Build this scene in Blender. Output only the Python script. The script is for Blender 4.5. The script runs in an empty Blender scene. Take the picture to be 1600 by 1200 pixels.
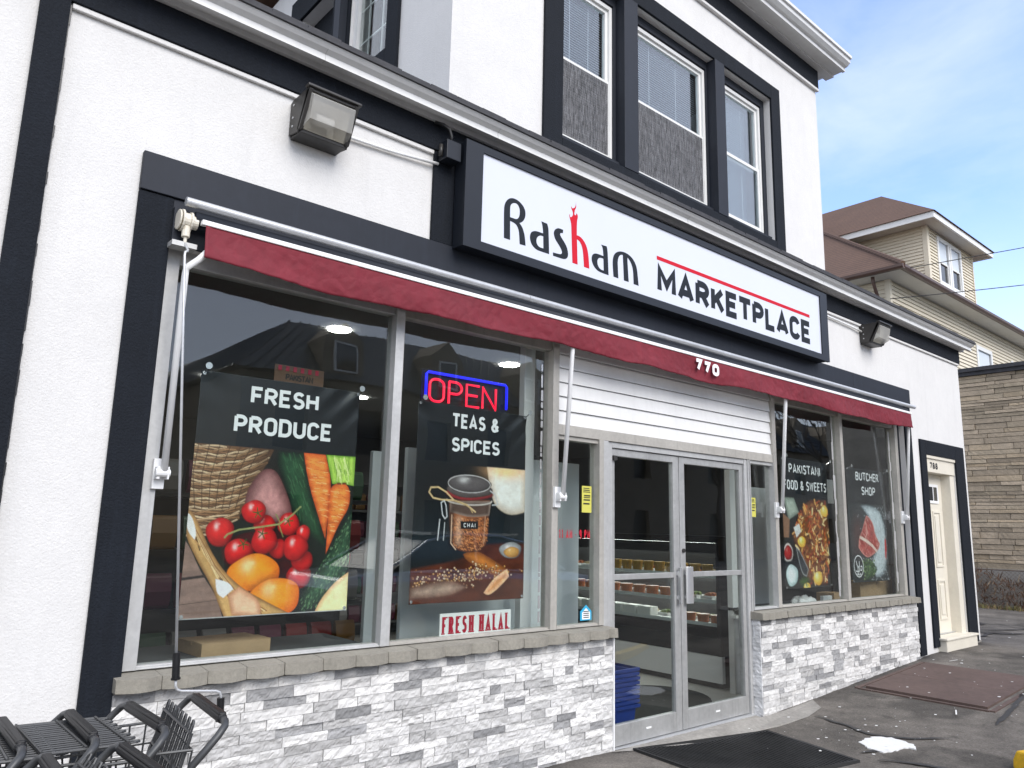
import bpy, bmesh, math, random
import numpy as np
from mathutils import Matrix, Vector, noise as mnoise
R = math.radians
random.seed(7)
scene = bpy.context.scene
col = scene.collection

# ------------------------------------------------------------------ camera
cam = bpy.data.cameras.new('camera')
cam.sensor_width = 36; cam.lens = 1190.47 / 1600 * 36
cam.clip_start = .05; cam.clip_end = 2000
co = bpy.data.objects.new('camera', cam); col.objects.link(co)
yaw, pitch, roll = 0.711946, 0.183983, 0.023548
fw = Vector((math.sin(yaw)*math.cos(pitch), math.cos(yaw)*math.cos(pitch), math.sin(pitch)))
rt0 = Vector((math.cos(yaw), -math.sin(yaw), 0)); up0 = rt0.cross(fw)
rt = math.cos(roll)*rt0 + math.sin(roll)*up0
up = -math.sin(roll)*rt0 + math.cos(roll)*up0
mw = Matrix((rt, up, -fw)).transposed().to_4x4(); mw.translation = (0, 0, 1.58)
co.matrix_world = mw
scene.camera = co

# ------------------------------------------------------------------ light
SUN_EL, SUN_AZ = 40, 184          # azimuth measured like the sky's sun_rotation
w = bpy.data.worlds.new('World'); scene.world = w; w.use_nodes = True
nt = w.node_tree; nt.nodes.clear()
N = nt.nodes.new; Lk = nt.links.new
out = N('ShaderNodeOutputWorld'); bg = N('ShaderNodeBackground'); bg.inputs['Strength'].default_value = .12
sky = N('ShaderNodeTexSky'); sky.sky_type = 'NISHITA'; sky.sun_disc = False
sky.sun_elevation = R(SUN_EL); sky.sun_rotation = R(SUN_AZ); sky.air_density = 1.0; sky.dust_density = .6; sky.ozone_density = 1.5
tc = N('ShaderNodeTexCoord'); mp = N('ShaderNodeMapping'); mp.inputs['Scale'].default_value = (1.0, 1.0, 1.7)
n1 = N('ShaderNodeTexNoise'); n1.inputs['Scale'].default_value = 2.6; n1.inputs['Detail'].default_value = 7; n1.inputs['Roughness'].default_value = .58; n1.inputs['Distortion'].default_value = .5
rp = N('ShaderNodeValToRGB'); rp.color_ramp.elements[0].position = .40; rp.color_ramp.elements[1].position = .85
rp.color_ramp.elements[0].color = (.08, .08, .08, 1); rp.color_ramp.elements[1].color = (.60, .60, .60, 1)
mx = N('ShaderNodeMixRGB'); mx.inputs[2].default_value = (7.3, 7.5, 7.9, 1)
gn = N('ShaderNodeMixRGB'); gn.blend_type = 'MULTIPLY'; gn.inputs[0].default_value = 1; gn.inputs[2].default_value = (1.66, 1.80, 2.30, 1)
sep = N('ShaderNodeSeparateXYZ'); mr = N('ShaderNodeMapRange'); mr.inputs[1].default_value = .02; mr.inputs[2].default_value = .42; mr.inputs[3].default_value = .62; mr.inputs[4].default_value = 0
mr2 = N('ShaderNodeMapRange'); mr2.inputs[1].default_value = .25; mr2.inputs[2].default_value = -.35; mr2.inputs[3].default_value = 0; mr2.inputs[4].default_value = .75
mr3 = N('ShaderNodeMapRange'); mr3.inputs[1].default_value = .1; mr3.inputs[2].default_value = -.4; mr3.inputs[3].default_value = 0; mr3.inputs[4].default_value = .8; ad3 = N('ShaderNodeMath'); ad3.operation = 'MAXIMUM'
ad = N('ShaderNodeMath'); ad.operation = 'MAXIMUM'; ad2 = N('ShaderNodeMath'); ad2.operation = 'MAXIMUM'
Lk(tc.outputs['Generated'], mp.inputs[0]); Lk(mp.outputs[0], n1.inputs[0]); Lk(n1.outputs[0], rp.inputs[0])
Lk(tc.outputs['Generated'], sep.inputs[0]); Lk(sep.outputs[2], mr.inputs[0]); Lk(sep.outputs[1], mr2.inputs[0])
Lk(rp.outputs[0], ad.inputs[0]); Lk(mr.outputs[0], ad.inputs[1]); Lk(ad.outputs[0], ad2.inputs[0]); Lk(mr2.outputs[0], ad2.inputs[1])
Lk(sep.outputs[0], mr3.inputs[0]); Lk(ad2.outputs[0], ad3.inputs[0]); Lk(mr3.outputs[0], ad3.inputs[1]); Lk(ad3.outputs[0], mx.inputs[0]); Lk(sky.outputs[0], gn.inputs[1]); Lk(gn.outputs[0], mx.inputs[1]); Lk(mx.outputs[0], bg.inputs[0]); Lk(bg.outputs[0], out.inputs[0])
sl = bpy.data.lights.new('sun', 'SUN'); sl.energy = 2.0; sl.angle = R(40); sl.color = (1, .955, .89)
so = bpy.data.objects.new('sun', sl); col.objects.link(so)
sd = Vector((math.sin(R(SUN_AZ))*math.cos(R(SUN_EL)), math.cos(R(SUN_AZ))*math.cos(R(SUN_EL)), math.sin(R(SUN_EL))))
so.rotation_euler = sd.to_track_quat('Z', 'Y').to_euler(); so.location = (0, -10, 20)
scene.view_settings.view_transform = 'Standard'; scene.view_settings.look = 'None'
scene.view_settings.exposure = .58; scene.view_settings.gamma = 1
scene.render.engine = 'CYCLES'
scene.cycles.transparent_max_bounces = 24; scene.cycles.max_bounces = 10; scene.cycles.glossy_bounces = 5
scene.render.resolution_x = 1024; scene.render.resolution_y = 768

# ------------------------------------------------------------------ materials
def mat(name, c, rough=.6, metal=0, var=None, bump=None, attr=False, spec=.5, emit=None, bump2=None, coat=0, streak=0, speck=None):
    m = bpy.data.materials.new(name); m.use_nodes = True
    t = m.node_tree; b = t.nodes['Principled BSDF']
    b.inputs['Roughness'].default_value = rough; b.inputs['Metallic'].default_value = metal
    b.inputs['Specular IOR Level'].default_value = spec
    if coat: b.inputs['Coat Weight'].default_value = coat
    b.inputs['Base Color'].default_value = (*c, 1)
    tcn = t.nodes.new('ShaderNodeTexCoord'); src = None
    if attr:
        a = t.nodes.new('ShaderNodeAttribute'); a.attribute_name = 'Col'; src = a.outputs['Color']
    if var:
        for sc, amt in (var if isinstance(var[0], (tuple, list)) else [var]):
            nz = t.nodes.new('ShaderNodeTexNoise'); nz.inputs['Scale'].default_value = sc; nz.inputs['Detail'].default_value = 5; nz.inputs['Roughness'].default_value = .65
            t.links.new(tcn.outputs['Object'], nz.inputs['Vector'])
            rg = t.nodes.new('ShaderNodeMapRange'); rg.inputs[1].default_value = .25; rg.inputs[2].default_value = .75
            rg.inputs[3].default_value = 1-amt; rg.inputs[4].default_value = 1+amt
            t.links.new(nz.outputs[0], rg.inputs[0])
            mu = t.nodes.new('ShaderNodeMixRGB'); mu.blend_type = 'MULTIPLY'; mu.inputs[0].default_value = 1
            if src is None: mu.inputs[1].default_value = (*c, 1)
            else: t.links.new(src, mu.inputs[1])
            t.links.new(rg.outputs[0], mu.inputs[2]); src = mu.outputs[0]
    if src is not None: t.links.new(src, b.inputs['Base Color'])
    def mul_in(sock_):
        global_src = src
        mu = t.nodes.new('ShaderNodeMixRGB'); mu.blend_type = 'MULTIPLY'; mu.inputs[0].default_value = 1
        if global_src is None: mu.inputs[1].default_value = (*c, 1)
        else: t.links.new(global_src, mu.inputs[1])
        t.links.new(sock_, mu.inputs[2]); return mu.outputs[0]
    if streak:                                       # rain streaks running down the surface
        ma = t.nodes.new('ShaderNodeMapping'); ma.inputs['Scale'].default_value = (9, 9, .5); t.links.new(tcn.outputs['Object'], ma.inputs[0])
        nz = t.nodes.new('ShaderNodeTexNoise'); nz.inputs['Scale'].default_value = 1.6; nz.inputs['Detail'].default_value = 6; nz.inputs['Roughness'].default_value = .7; t.links.new(ma.outputs[0], nz.inputs['Vector'])
        rg = t.nodes.new('ShaderNodeMapRange'); rg.inputs[1].default_value = .52; rg.inputs[2].default_value = .8; rg.inputs[3].default_value = 1; rg.inputs[4].default_value = 1-streak; t.links.new(nz.outputs[0], rg.inputs[0]); src = mul_in(rg.outputs[0])
    if speck:                                        # scattered aggregate or stains: (scale, threshold, factor)
        for sc, th_, fa in speck:
            nz = t.nodes.new('ShaderNodeTexNoise'); nz.inputs['Scale'].default_value = sc; nz.inputs['Detail'].default_value = 4; t.links.new(tcn.outputs['Object'], nz.inputs['Vector'])
            rg = t.nodes.new('ShaderNodeMapRange'); rg.inputs[1].default_value = th_; rg.inputs[2].default_value = th_+.07; rg.inputs[3].default_value = 1; rg.inputs[4].default_value = fa; t.links.new(nz.outputs[0], rg.inputs[0]); src = mul_in(rg.outputs[0])
    if src is not None: t.links.new(src, b.inputs['Base Color'])
    last = None
    for bp in (bump, bump2):
        if not bp: continue
        sc, st, di = bp[:3]
        if len(bp) > 3 and bp[3] == 'vor':
            nz = t.nodes.new('ShaderNodeTexVoronoi'); nz.feature = 'DISTANCE_TO_EDGE'; nz.inputs['Scale'].default_value = sc
            o = nz.outputs['Distance']
        else:
            nz = t.nodes.new('ShaderNodeTexNoise'); nz.inputs['Scale'].default_value = sc; nz.inputs['Detail'].default_value = 3
            o = nz.outputs[0]
        t.links.new(tcn.outputs['Object'], nz.inputs['Vector'])
        bu = t.nodes.new('ShaderNodeBump'); bu.inputs['Strength'].default_value = st; bu.inputs['Distance'].default_value = di
        t.links.new(o, bu.inputs['Height'])
        if last: t.links.new(last.outputs[0], bu.inputs['Normal'])
        t.links.new(bu.outputs[0], b.inputs['Normal']); last = bu
    if emit:
        b.inputs['Emission Color'].default_value = (*emit[0], 1); b.inputs['Emission Strength'].default_value = emit[1]
    return m

def glass(name, tint=(.93, .96, .95), boost=1.0, rough=0, warp=0):
    m = bpy.data.materials.new(name); m.use_nodes = True; t = m.node_tree; t.nodes.clear()
    o = t.nodes.new('ShaderNodeOutputMaterial'); mi = t.nodes.new('ShaderNodeMixShader')
    tr = t.nodes.new('ShaderNodeBsdfTransparent'); tr.inputs[0].default_value = (*tint, 1)
    gl = t.nodes.new('ShaderNodeBsdfGlossy'); gl.inputs['Roughness'].default_value = rough
    if warp:
        tcn = t.nodes.new('ShaderNodeTexCoord'); nz = t.nodes.new('ShaderNodeTexNoise'); nz.inputs['Scale'].default_value = 2.2; nz.inputs['Detail'].default_value = 1; bu = t.nodes.new('ShaderNodeBump'); bu.inputs['Distance'].default_value = warp
        t.links.new(tcn.outputs['Object'], nz.inputs['Vector']); t.links.new(nz.outputs[0], bu.inputs['Height']); t.links.new(bu.outputs[0], gl.inputs['Normal'])
    fr = t.nodes.new('ShaderNodeFresnel'); ge = t.nodes.new('ShaderNodeNewGeometry'); io = t.nodes.new('ShaderNodeMapRange')
    io.inputs[3].default_value = 1.5; io.inputs[4].default_value = 1/1.5       # same reflectance from either side of the pane
    t.links.new(ge.outputs['Backfacing'], io.inputs[0]); t.links.new(io.outputs[0], fr.inputs[0])
    mm = t.nodes.new('ShaderNodeMath'); mm.operation = 'MULTIPLY'; mm.inputs[1].default_value = boost; mm.use_clamp = True
    t.links.new(fr.outputs[0], mm.inputs[0]); t.links.new(mm.outputs[0], mi.inputs[0])
    t.links.new(tr.outputs[0], mi.inputs[1]); t.links.new(gl.outputs[0], mi.inputs[2]); t.links.new(mi.outputs[0], o.inputs[0])
    return m

M = {}
M['stucco'] = mat('white_stucco', (.665, .655, .638), .9, streak=.06, var=((.7, .05), (6, .03), (45, .03)), bump=(105, .52, .005), bump2=(230, .35, .002))
M['black_stucco'] = mat('black_stucco', (.0085, .0110, .0160), .85, spec=.25, streak=-.5, var=((3, .15), (40, .15)), bump=(95, .75, .006), bump2=(230, .35, .002))
M['black_paint'] = mat('black_painted_metal', (.0165, .020, .0285), .6, spec=.3, streak=-.25, var=((1.5, .12), (14, .08)), bump=(14, .1, .004))
M['black_gloss'] = mat('black_sign_metal', (.0115, .0145, .021), .45, spec=.35, var=(2, .12))
M['alu'] = mat('weathered_aluminium', (.50, .50, .49), .5, .35, streak=.18, var=((3, .12), (30, .09)), bump=(25, .06, .003))
M['alu_warm'] = mat('beige_aluminium', (.42, .40, .36), .55, .2, streak=.25, var=((3, .15), (30, .1)), bump=(25, .06, .003))
M['alu_door'] = mat('grey_door_aluminium', (.42, .42, .41), .48, .4, streak=.25, var=((2.5, .2), (24, .1)), bump=(25, .06, .003))
M['steel'] = mat('polished_steel', (.72, .72, .72), .22, .7)
M['galv'] = mat('galvanised_tube', (.56, .57, .58), .38, .45, var=((3, .15), (30, .08)))
M['white_paint'] = mat('white_painted_metal', (.82, .82, .81), .4, var=(8, .03))
M['cornice'] = mat('white_aluminium_cornice', (.70, .70, .69), .45, streak=.1, var=((1.2, .06), (12, .04)))
M['white_vinyl'] = mat('white_vinyl', (.72, .72, .70), .42, var=(9, .05))
M['shutter'] = mat('white_panel_siding', (.68, .68, .67), .6, streak=.08, var=((1.5, .05), (14, .03)), bump=(16, .12, .004))
M['roofcap'] = mat('dark_roof_edge', (.045, .045, .05), .8, var=(10, .3), bump=(30, .5, .01))
M['stone'] = mat('split_face_ledgestone', (.6, .6, .6), .85, attr=True, var=((10, .16), (34, .10)), bump=(48, .45, .008), bump2=(300, .3, .002))
M['sill'] = mat('concrete_paver_sill', (.255, .238, .20), .9, var=((7, .15), (60, .18)), bump=(160, .5, .003))
M['concrete'] = mat('old_concrete', (.27, .255, .23), .9, var=((2.5, .25), (30, .2)), bump=(60, .5, .006))
M['cream'] = mat('cream_painted_wood', (.70, .655, .555), .5, var=((4, .05), (30, .04)))
M['maroon'] = mat('burgundy_awning_canvas', (.170, .011, .022), .75, var=((3, .16), (14, .12)), bump=(13, .5, .012, 'vor'), bump2=(22, .35, .008))
M['sign_white'] = mat('white_sign_acrylic', (.62, .645, .72), .22, var=(1.2, .02))
M['charcoal'] = mat('charcoal_lettering', (.014, .018, .025), .6, spec=.2)
M['red_letter'] = mat('red_lettering', (.56, .008, .025), .6, spec=.2)
M['crimson'] = mat('dark_red_lettering', (.42, .01, .035), .5)
M['red_vinyl'] = mat('red_vinyl_lettering', (.55, .012, .03), .5)
M['white_letter'] = mat('white_lettering', (.82, .82, .82), .5)
M['dark_letter'] = mat('black_print', (.02, .02, .022), .6)
M['glass'] = glass('window_glass', boost=1.45, warp=.0012)
M['glass_up'] = glass('upper_window_glass', (.90, .95, .97), 2.2, warp=.0012)
M['lens'] = glass('lamp_lens', (.90, .89, .85), 1.5, .08)
_t = M['lens'].node_tree; _o = _t.nodes['Material Output']; _src = _o.inputs[0].links[0].from_socket; _df = _t.nodes.new('ShaderNodeBsdfDiffuse'); _df.inputs[0].default_value = (.62, .61, .57, 1); _ms = _t.nodes.new('ShaderNodeMixShader'); _ms.inputs[0].default_value = .42
_t.links.new(_src, _ms.inputs[1]); _t.links.new(_df.outputs[0], _ms.inputs[2]); _t.links.new(_ms.outputs[0], _o.inputs[0])
M['reflector'] = mat('dull_lamp_reflector', (.66, .63, .56), .5, .2, var=((14, .15), (60, .08)))
M['bronze'] = mat('bronze_lamp_housing', (.032, .030, .028), .45, var=(20, .2))
M['banner'] = mat('printed_vinyl_banner', (.5, .5, .5), .32, attr=True)
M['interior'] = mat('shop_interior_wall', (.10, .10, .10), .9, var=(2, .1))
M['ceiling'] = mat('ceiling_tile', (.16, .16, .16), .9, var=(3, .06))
M['tile'] = mat('shop_floor_tile', (.52, .51, .48), .35, var=((1.5, .12), (9, .06)))
M['panel'] = mat('pale_shelf_back', (.56, .59, .60), .6, var=(2, .04))
M['white_board'] = mat('white_laminate', (.66, .66, .65), .4, var=(3, .03))
M['dark_case'] = mat('black_case_trim', (.012, .012, .013), .35)
M['cardboard'] = mat('cardboard', (.36, .24, .13), .85, var=((6, .12), (40, .06)))
M['paper'] = mat('white_paper', (.75, .75, .73), .8)
M['brown_paper'] = mat('brown_paper', (.40, .27, .15), .85, var=(12, .12), bump=(18, .5, .012))
M['yellow_paper'] = mat('yellow_notice_paper', (.58, .55, .10), .7)
M['cyan'] = mat('cyan_sticker', (.03, .36, .58), .5)
M['rubber'] = mat('black_rubber', (.022, .022, .022), .85, var=((20, .25), (2.2, .35)), bump=(220, .6, .004))
M['cart'] = mat('charcoal_powder_coated_wire', (.060, .062, .064), .42, .3, var=(15, .2))
M['grip'] = mat('black_plastic_grip', (.010, .010, .011), .45, spec=.3, var=(30, .4))
M['blue'] = mat('blue_plastic', (.012, .036, .20), .4)
M['asphalt'] = mat('worn_asphalt', (.135, .121, .104), .92, var=((.45, .42), (1.7, .34), (7, .26), (60, .4)), speck=((260, .60, 1.9), (300, .36, 1.0), (1.1, .56, .55), (5, .62, .66), (.7, .60, 1.35)), bump=(140, .9, .010), bump2=(12, .3, .02))
M['road'] = mat('road_asphalt', (.06, .06, .062), .9, var=((.4, .2), (60, .3)), bump=(160, .5, .006))
M['tar'] = mat('tar_sealant', (.040, .038, .036), .6, var=(12, .25))
M['rust'] = mat('rusty_brown_steel', (.115, .078, .066), .7, .2, var=((2, .22), (18, .2)), bump=(60, .3, .004))
M['spill'] = mat('white_paint_spill', (.78, .78, .76), .5, var=(30, .06), bump=(30, .4, .006))
M['yellow'] = mat('yellow_paint', (.70, .42, .02), .7, var=((6, .15), (40, .2)), bump=(90, .4, .006))
M['siding'] = mat('cream_vinyl_siding', (.64, .58, .455), .55, var=((.6, .05), (9, .04)))
M['soffit'] = mat('white_soffit', (.60, .59, .55), .6, var=(2, .05))
M['shingle'] = None
M['gutter'] = mat('brown_gutter', (.085, .048, .036), .45, var=(4, .15))
M['tan_stone'] = mat('tan_ledgestone', (.4, .33, .25), .9, attr=True, var=((6, .18), (40, .18)), bump=(50, .5, .012))
M['fence'] = mat('rusty_chain_link_wire', (.16, .12, .09), .6, .5, var=(10, .3))
M['twig'] = mat('dry_brown_twigs', (.13, .07, .042), .9, attr=True)
M['grass'] = mat('rough_grass', (.10, .11, .03), .9, attr=True)
M['wire'] = mat('black_cable', (.012, .012, .013), .6)
M['screen'] = glass('insect_screen', (.30, .30, .31), 0)
M['screen_wire'] = mat('grey_screen_weave', (.1, .1, .1), .8, attr=True)
M['blind'] = mat('white_blind_slat', (.66, .68, .70), .5)
M['curtain'] = mat('pale_window_shade', (.58, .64, .70), .8, var=(5, .04))
M['dark_room'] = mat('dark_room', (.06, .063, .068), .9)
M['neon_red'] = mat('red_neon_tube', (.5, .01, .03), .4, emit=((1, .012, .05), 1.1))
M['neon_blue'] = mat('blue_neon_tube', (.02, .02, .5), .4, emit=((.012, .02, 1), 1.0))
M['lamp'] = mat('lit_ceiling_lamp', (.8, .8, .8), .5, emit=((1, .96, .9), 60.0))
M['car'] = mat('silver_car_paint', (.70, .71, .72), .22, .7, coat=.5)
M['car_glass'] = mat('dark_car_glass', (.012, .014, .016), .05, spec=.8)
M['metal_roof'] = mat('dark_standing_seam_metal', (.07, .085, .10), .35, .5)
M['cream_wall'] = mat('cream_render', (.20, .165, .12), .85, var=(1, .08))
M['tub_yellow'] = mat('yellow_tub', (.34, .19, .02), .4)
M['tub_orange'] = mat('orange_lidded_tub', (.42, .13, .03), .4)
M['pack'] = mat('printed_snack_packet', (.3, .3, .3), .4, attr=True)
M['cloth'] = mat('white_cloth', (.7, .7, .69), .9, bump=(25, .6, .012))

def shingle_mat():
    m = mat('brown_asphalt_shingles', (.108, .060, .036), .95, var=((1.2, .1), (14, .22)))
    t = m.node_tree; b = t.nodes['Principled BSDF']
    src = b.inputs['Base Color'].links[0].from_socket
    tcn = t.nodes.new('ShaderNodeTexCoord'); sp = t.nodes.new('ShaderNodeSeparateXYZ'); t.links.new(tcn.outputs['Object'], sp.inputs[0])
    mu = t.nodes.new('ShaderNodeMath'); mu.operation = 'MULTIPLY'; mu.inputs[1].default_value = 9.5; t.links.new(sp.outputs[2], mu.inputs[0])
    fr = t.nodes.new('ShaderNodeMath'); fr.operation = 'FRACT'; t.links.new(mu.outputs[0], fr.inputs[0])
    bu = t.nodes.new('ShaderNodeBump'); bu.inputs['Strength'].default_value = 1; bu.inputs['Distance'].default_value = .06; bu.invert = True
    t.links.new(fr.outputs[0], bu.inputs['Height']); t.links.new(bu.outputs[0], b.inputs['Normal'])
    rg = t.nodes.new('ShaderNodeMapRange'); rg.inputs[1].default_value = .0; rg.inputs[2].default_value = .35; rg.inputs[3].default_value = .42; rg.inputs[4].default_value = 1.1; t.links.new(fr.outputs[0], rg.inputs[0])
    mm = t.nodes.new('ShaderNodeMixRGB'); mm.blend_type = 'MULTIPLY'; mm.inputs[0].default_value = 1; t.links.new(src, mm.inputs[1]); t.links.new(rg.outputs[0], mm.inputs[2]); t.links.new(mm.outputs[0], b.inputs['Base Color'])
    return m
M['shingle'] = shingle_mat()

# ------------------------------------------------------------------ mesh helpers
def nz3(x, y, z): return mnoise.noise(Vector((x, y, z)))
class MB:
    def __init__(s): s.v = []; s.f = []; s.c = []; s.cc = (1, 1, 1)
    def vert(s, p): s.v.append(tuple(p)); s.c.append(s.cc); return len(s.v)-1
    def poly(s, pts): s.f.append([s.vert(p) for p in pts]); return s
    def box(s, x0, x1, y0, y1, z0, z1):
        i = [s.vert(p) for p in ((x0,y0,z0),(x1,y0,z0),(x1,y1,z0),(x0,y1,z0),(x0,y0,z1),(x1,y0,z1),(x1,y1,z1),(x0,y1,z1))]
        for q in ((0,3,2,1),(4,5,6,7),(0,1,5,4),(1,2,6,5),(2,3,7,6),(3,0,4,7)): s.f.append([i[k] for k in q])
        return s
    def hexa(s, p8):
        i = [s.vert(p) for p in p8]
        for q in ((0,3,2,1),(4,5,6,7),(0,1,5,4),(1,2,6,5),(2,3,7,6),(3,0,4,7)): s.f.append([i[k] for k in q])
        return s
    def tube(s, pts, r, n=8, closed=False):
        pts = [Vector(p) for p in pts]; k = len(pts); rings = []
        rr = r if isinstance(r, (list, tuple)) else [r]*k
        prev = None
        for i, p in enumerate(pts):
            a = pts[(i-1) % k] if (i > 0 or closed) else p; b = pts[(i+1) % k] if (i < k-1 or closed) else p
            d = (b-a).normalized()
            if prev is None:
                h = Vector((0, 0, 1)) if abs(d.z) < .9 else Vector((1, 0, 0)); u = d.cross(h).normalized()
            else:
                u = (prev - d*prev.dot(d)).normalized()
            prev = u; v = d.cross(u)
            rings.append([s.vert(p + (u*math.cos(2*math.pi*j/n) + v*math.sin(2*math.pi*j/n))*rr[i]) for j in range(n)])
        for i in range(k if closed else k-1):
            A, B = rings[i], rings[(i+1) % k]
            for j in range(n): s.f.append([A[j], A[(j+1) % n], B[(j+1) % n], B[j]])
        if not closed: s.f.append(rings[0][::-1]); s.f.append(rings[-1])
        return s
    def prism(s, prof, a0, a1, f):
        """prof: closed 2-D outline; f(p, a) -> 3-D; extruded from a0 to a1"""
        A = [s.vert(f(p, a0)) for p in prof]; B = [s.vert(f(p, a1)) for p in prof]; n = len(prof)
        for j in range(n): s.f.append([A[j], A[(j+1) % n], B[(j+1) % n], B[j]])
        s.f.append(A[::-1]); s.f.append(B); return s
    def build(s, name, m, parent=None, smooth=False, bevel=0, recalc=True, merge=False, loc=None):
        off = Vector(loc) if loc is not None else (root_loc(parent) if parent else Vector((0, 0, 0)))
        me = bpy.data.meshes.new(name)
        me.from_pydata([(p[0]-off.x, p[1]-off.y, p[2]-off.z) for p in s.v], [], s.f)
        if any(c != (1, 1, 1) for c in s.c):
            ca = me.color_attributes.new('Col', 'FLOAT_COLOR', 'POINT')
            ca.data.foreach_set('color', np.array([(c[0], c[1], c[2], 1) for c in s.c], dtype=np.float32).ravel())
        if recalc or merge:
            b = bmesh.new(); b.from_mesh(me)
            if merge: bmesh.ops.remove_doubles(b, verts=b.verts, dist=1e-4)
            if recalc: bmesh.ops.recalc_face_normals(b, faces=b.faces)
            b.to_mesh(me); b.free()
        for mm in (m if isinstance(m, list) else [m]): me.materials.append(mm)
        if smooth: me.polygons.foreach_set('use_smooth', [True]*len(me.polygons))
        o = bpy.data.objects.new(name, me); col.objects.link(o)
        if parent: o.parent = parent
        elif loc is not None: o.location = off
        if bevel:
            bv = o.modifiers.new('bevel', 'BEVEL'); bv.width = bevel; bv.segments = 2; bv.limit_method = 'ANGLE'; bv.angle_limit = R(40)
        return o
def root_loc(o):
    l = Vector(o.location)
    while o.parent: o = o.parent; l = l + Vector(o.location)
    return l
def tag(o, label=None, cat=None, group=None, kind=None):
    if label: o['label'] = label
    if cat: o['category'] = cat
    if group: o['group'] = group
    if kind: o['kind'] = kind
    return o
def empty(name, loc, label, cat, group=None):
    o = bpy.data.objects.new(name, None); col.objects.link(o); o.location = loc; o.empty_display_size = .2
    return tag(o, label, cat, group)
def copy_tree(o, parent=None):
    c = o.copy(); col.objects.link(c); c.parent = parent
    for k in ('label', 'group', 'category', 'kind'):
        if k in o: c[k] = o[k]
    for ch in list(o.children): copy_tree(ch, c)
    return c
def B1(*a): return MB().box(*a)

def wall_cells(x0, x1, z0, z1, holes, y0, y1, f=lambda x, y, z: (x, y, z)):
    """solid wall between y0 and y1 with rectangular openings (x0,x1,z0,z1)"""
    xs = sorted({x0, x1, *[h[0] for h in holes], *[h[1] for h in holes]}); xs = [x for x in xs if x0-1e-6 <= x <= x1+1e-6]
    zs = sorted({z0, z1, *[h[2] for h in holes], *[h[3] for h in holes]}); zs = [z for z in zs if z0-1e-6 <= z <= z1+1e-6]
    def solid(i, j):
        if i < 0 or j < 0 or i >= len(xs)-1 or j >= len(zs)-1: return False
        cx = (xs[i]+xs[i+1])/2; cz = (zs[j]+zs[j+1])/2
        return not any(h[0] < cx < h[1] and h[2] < cz < h[3] for h in holes)
    m = MB()
    for i in range(len(xs)-1):
        for j in range(len(zs)-1):
            if not solid(i, j): continue
            a, b, c, d = xs[i], xs[i+1], zs[j], zs[j+1]
            m.poly([f(a,y0,c), f(b,y0,c), f(b,y0,d), f(a,y0,d)]); m.poly([f(a,y1,c), f(a,y1,d), f(b,y1,d), f(b,y1,c)])
            if not solid(i-1, j): m.poly([f(a,y0,c), f(a,y0,d), f(a,y1,d), f(a,y1,c)])
            if not solid(i+1, j): m.poly([f(b,y0,c), f(b,y1,c), f(b,y1,d), f(b,y0,d)])
            if not solid(i, j-1): m.poly([f(a,y0,c), f(a,y1,c), f(b,y1,c), f(b,y0,c)])
            if not solid(i, j+1): m.poly([f(a,y0,d), f(b,y0,d), f(b,y1,d), f(a,y1,d)])
    return m
def ring(x0, x1, z0, z1, w, y0, y1, wb=None, wt=None):
    wb = w if wb is None else wb; wt = w if wt is None else wt
    return wall_cells(x0, x1, z0, z1, [(x0+w, x1-w, z0+wb, z1-wt)], y0, y1)

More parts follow.
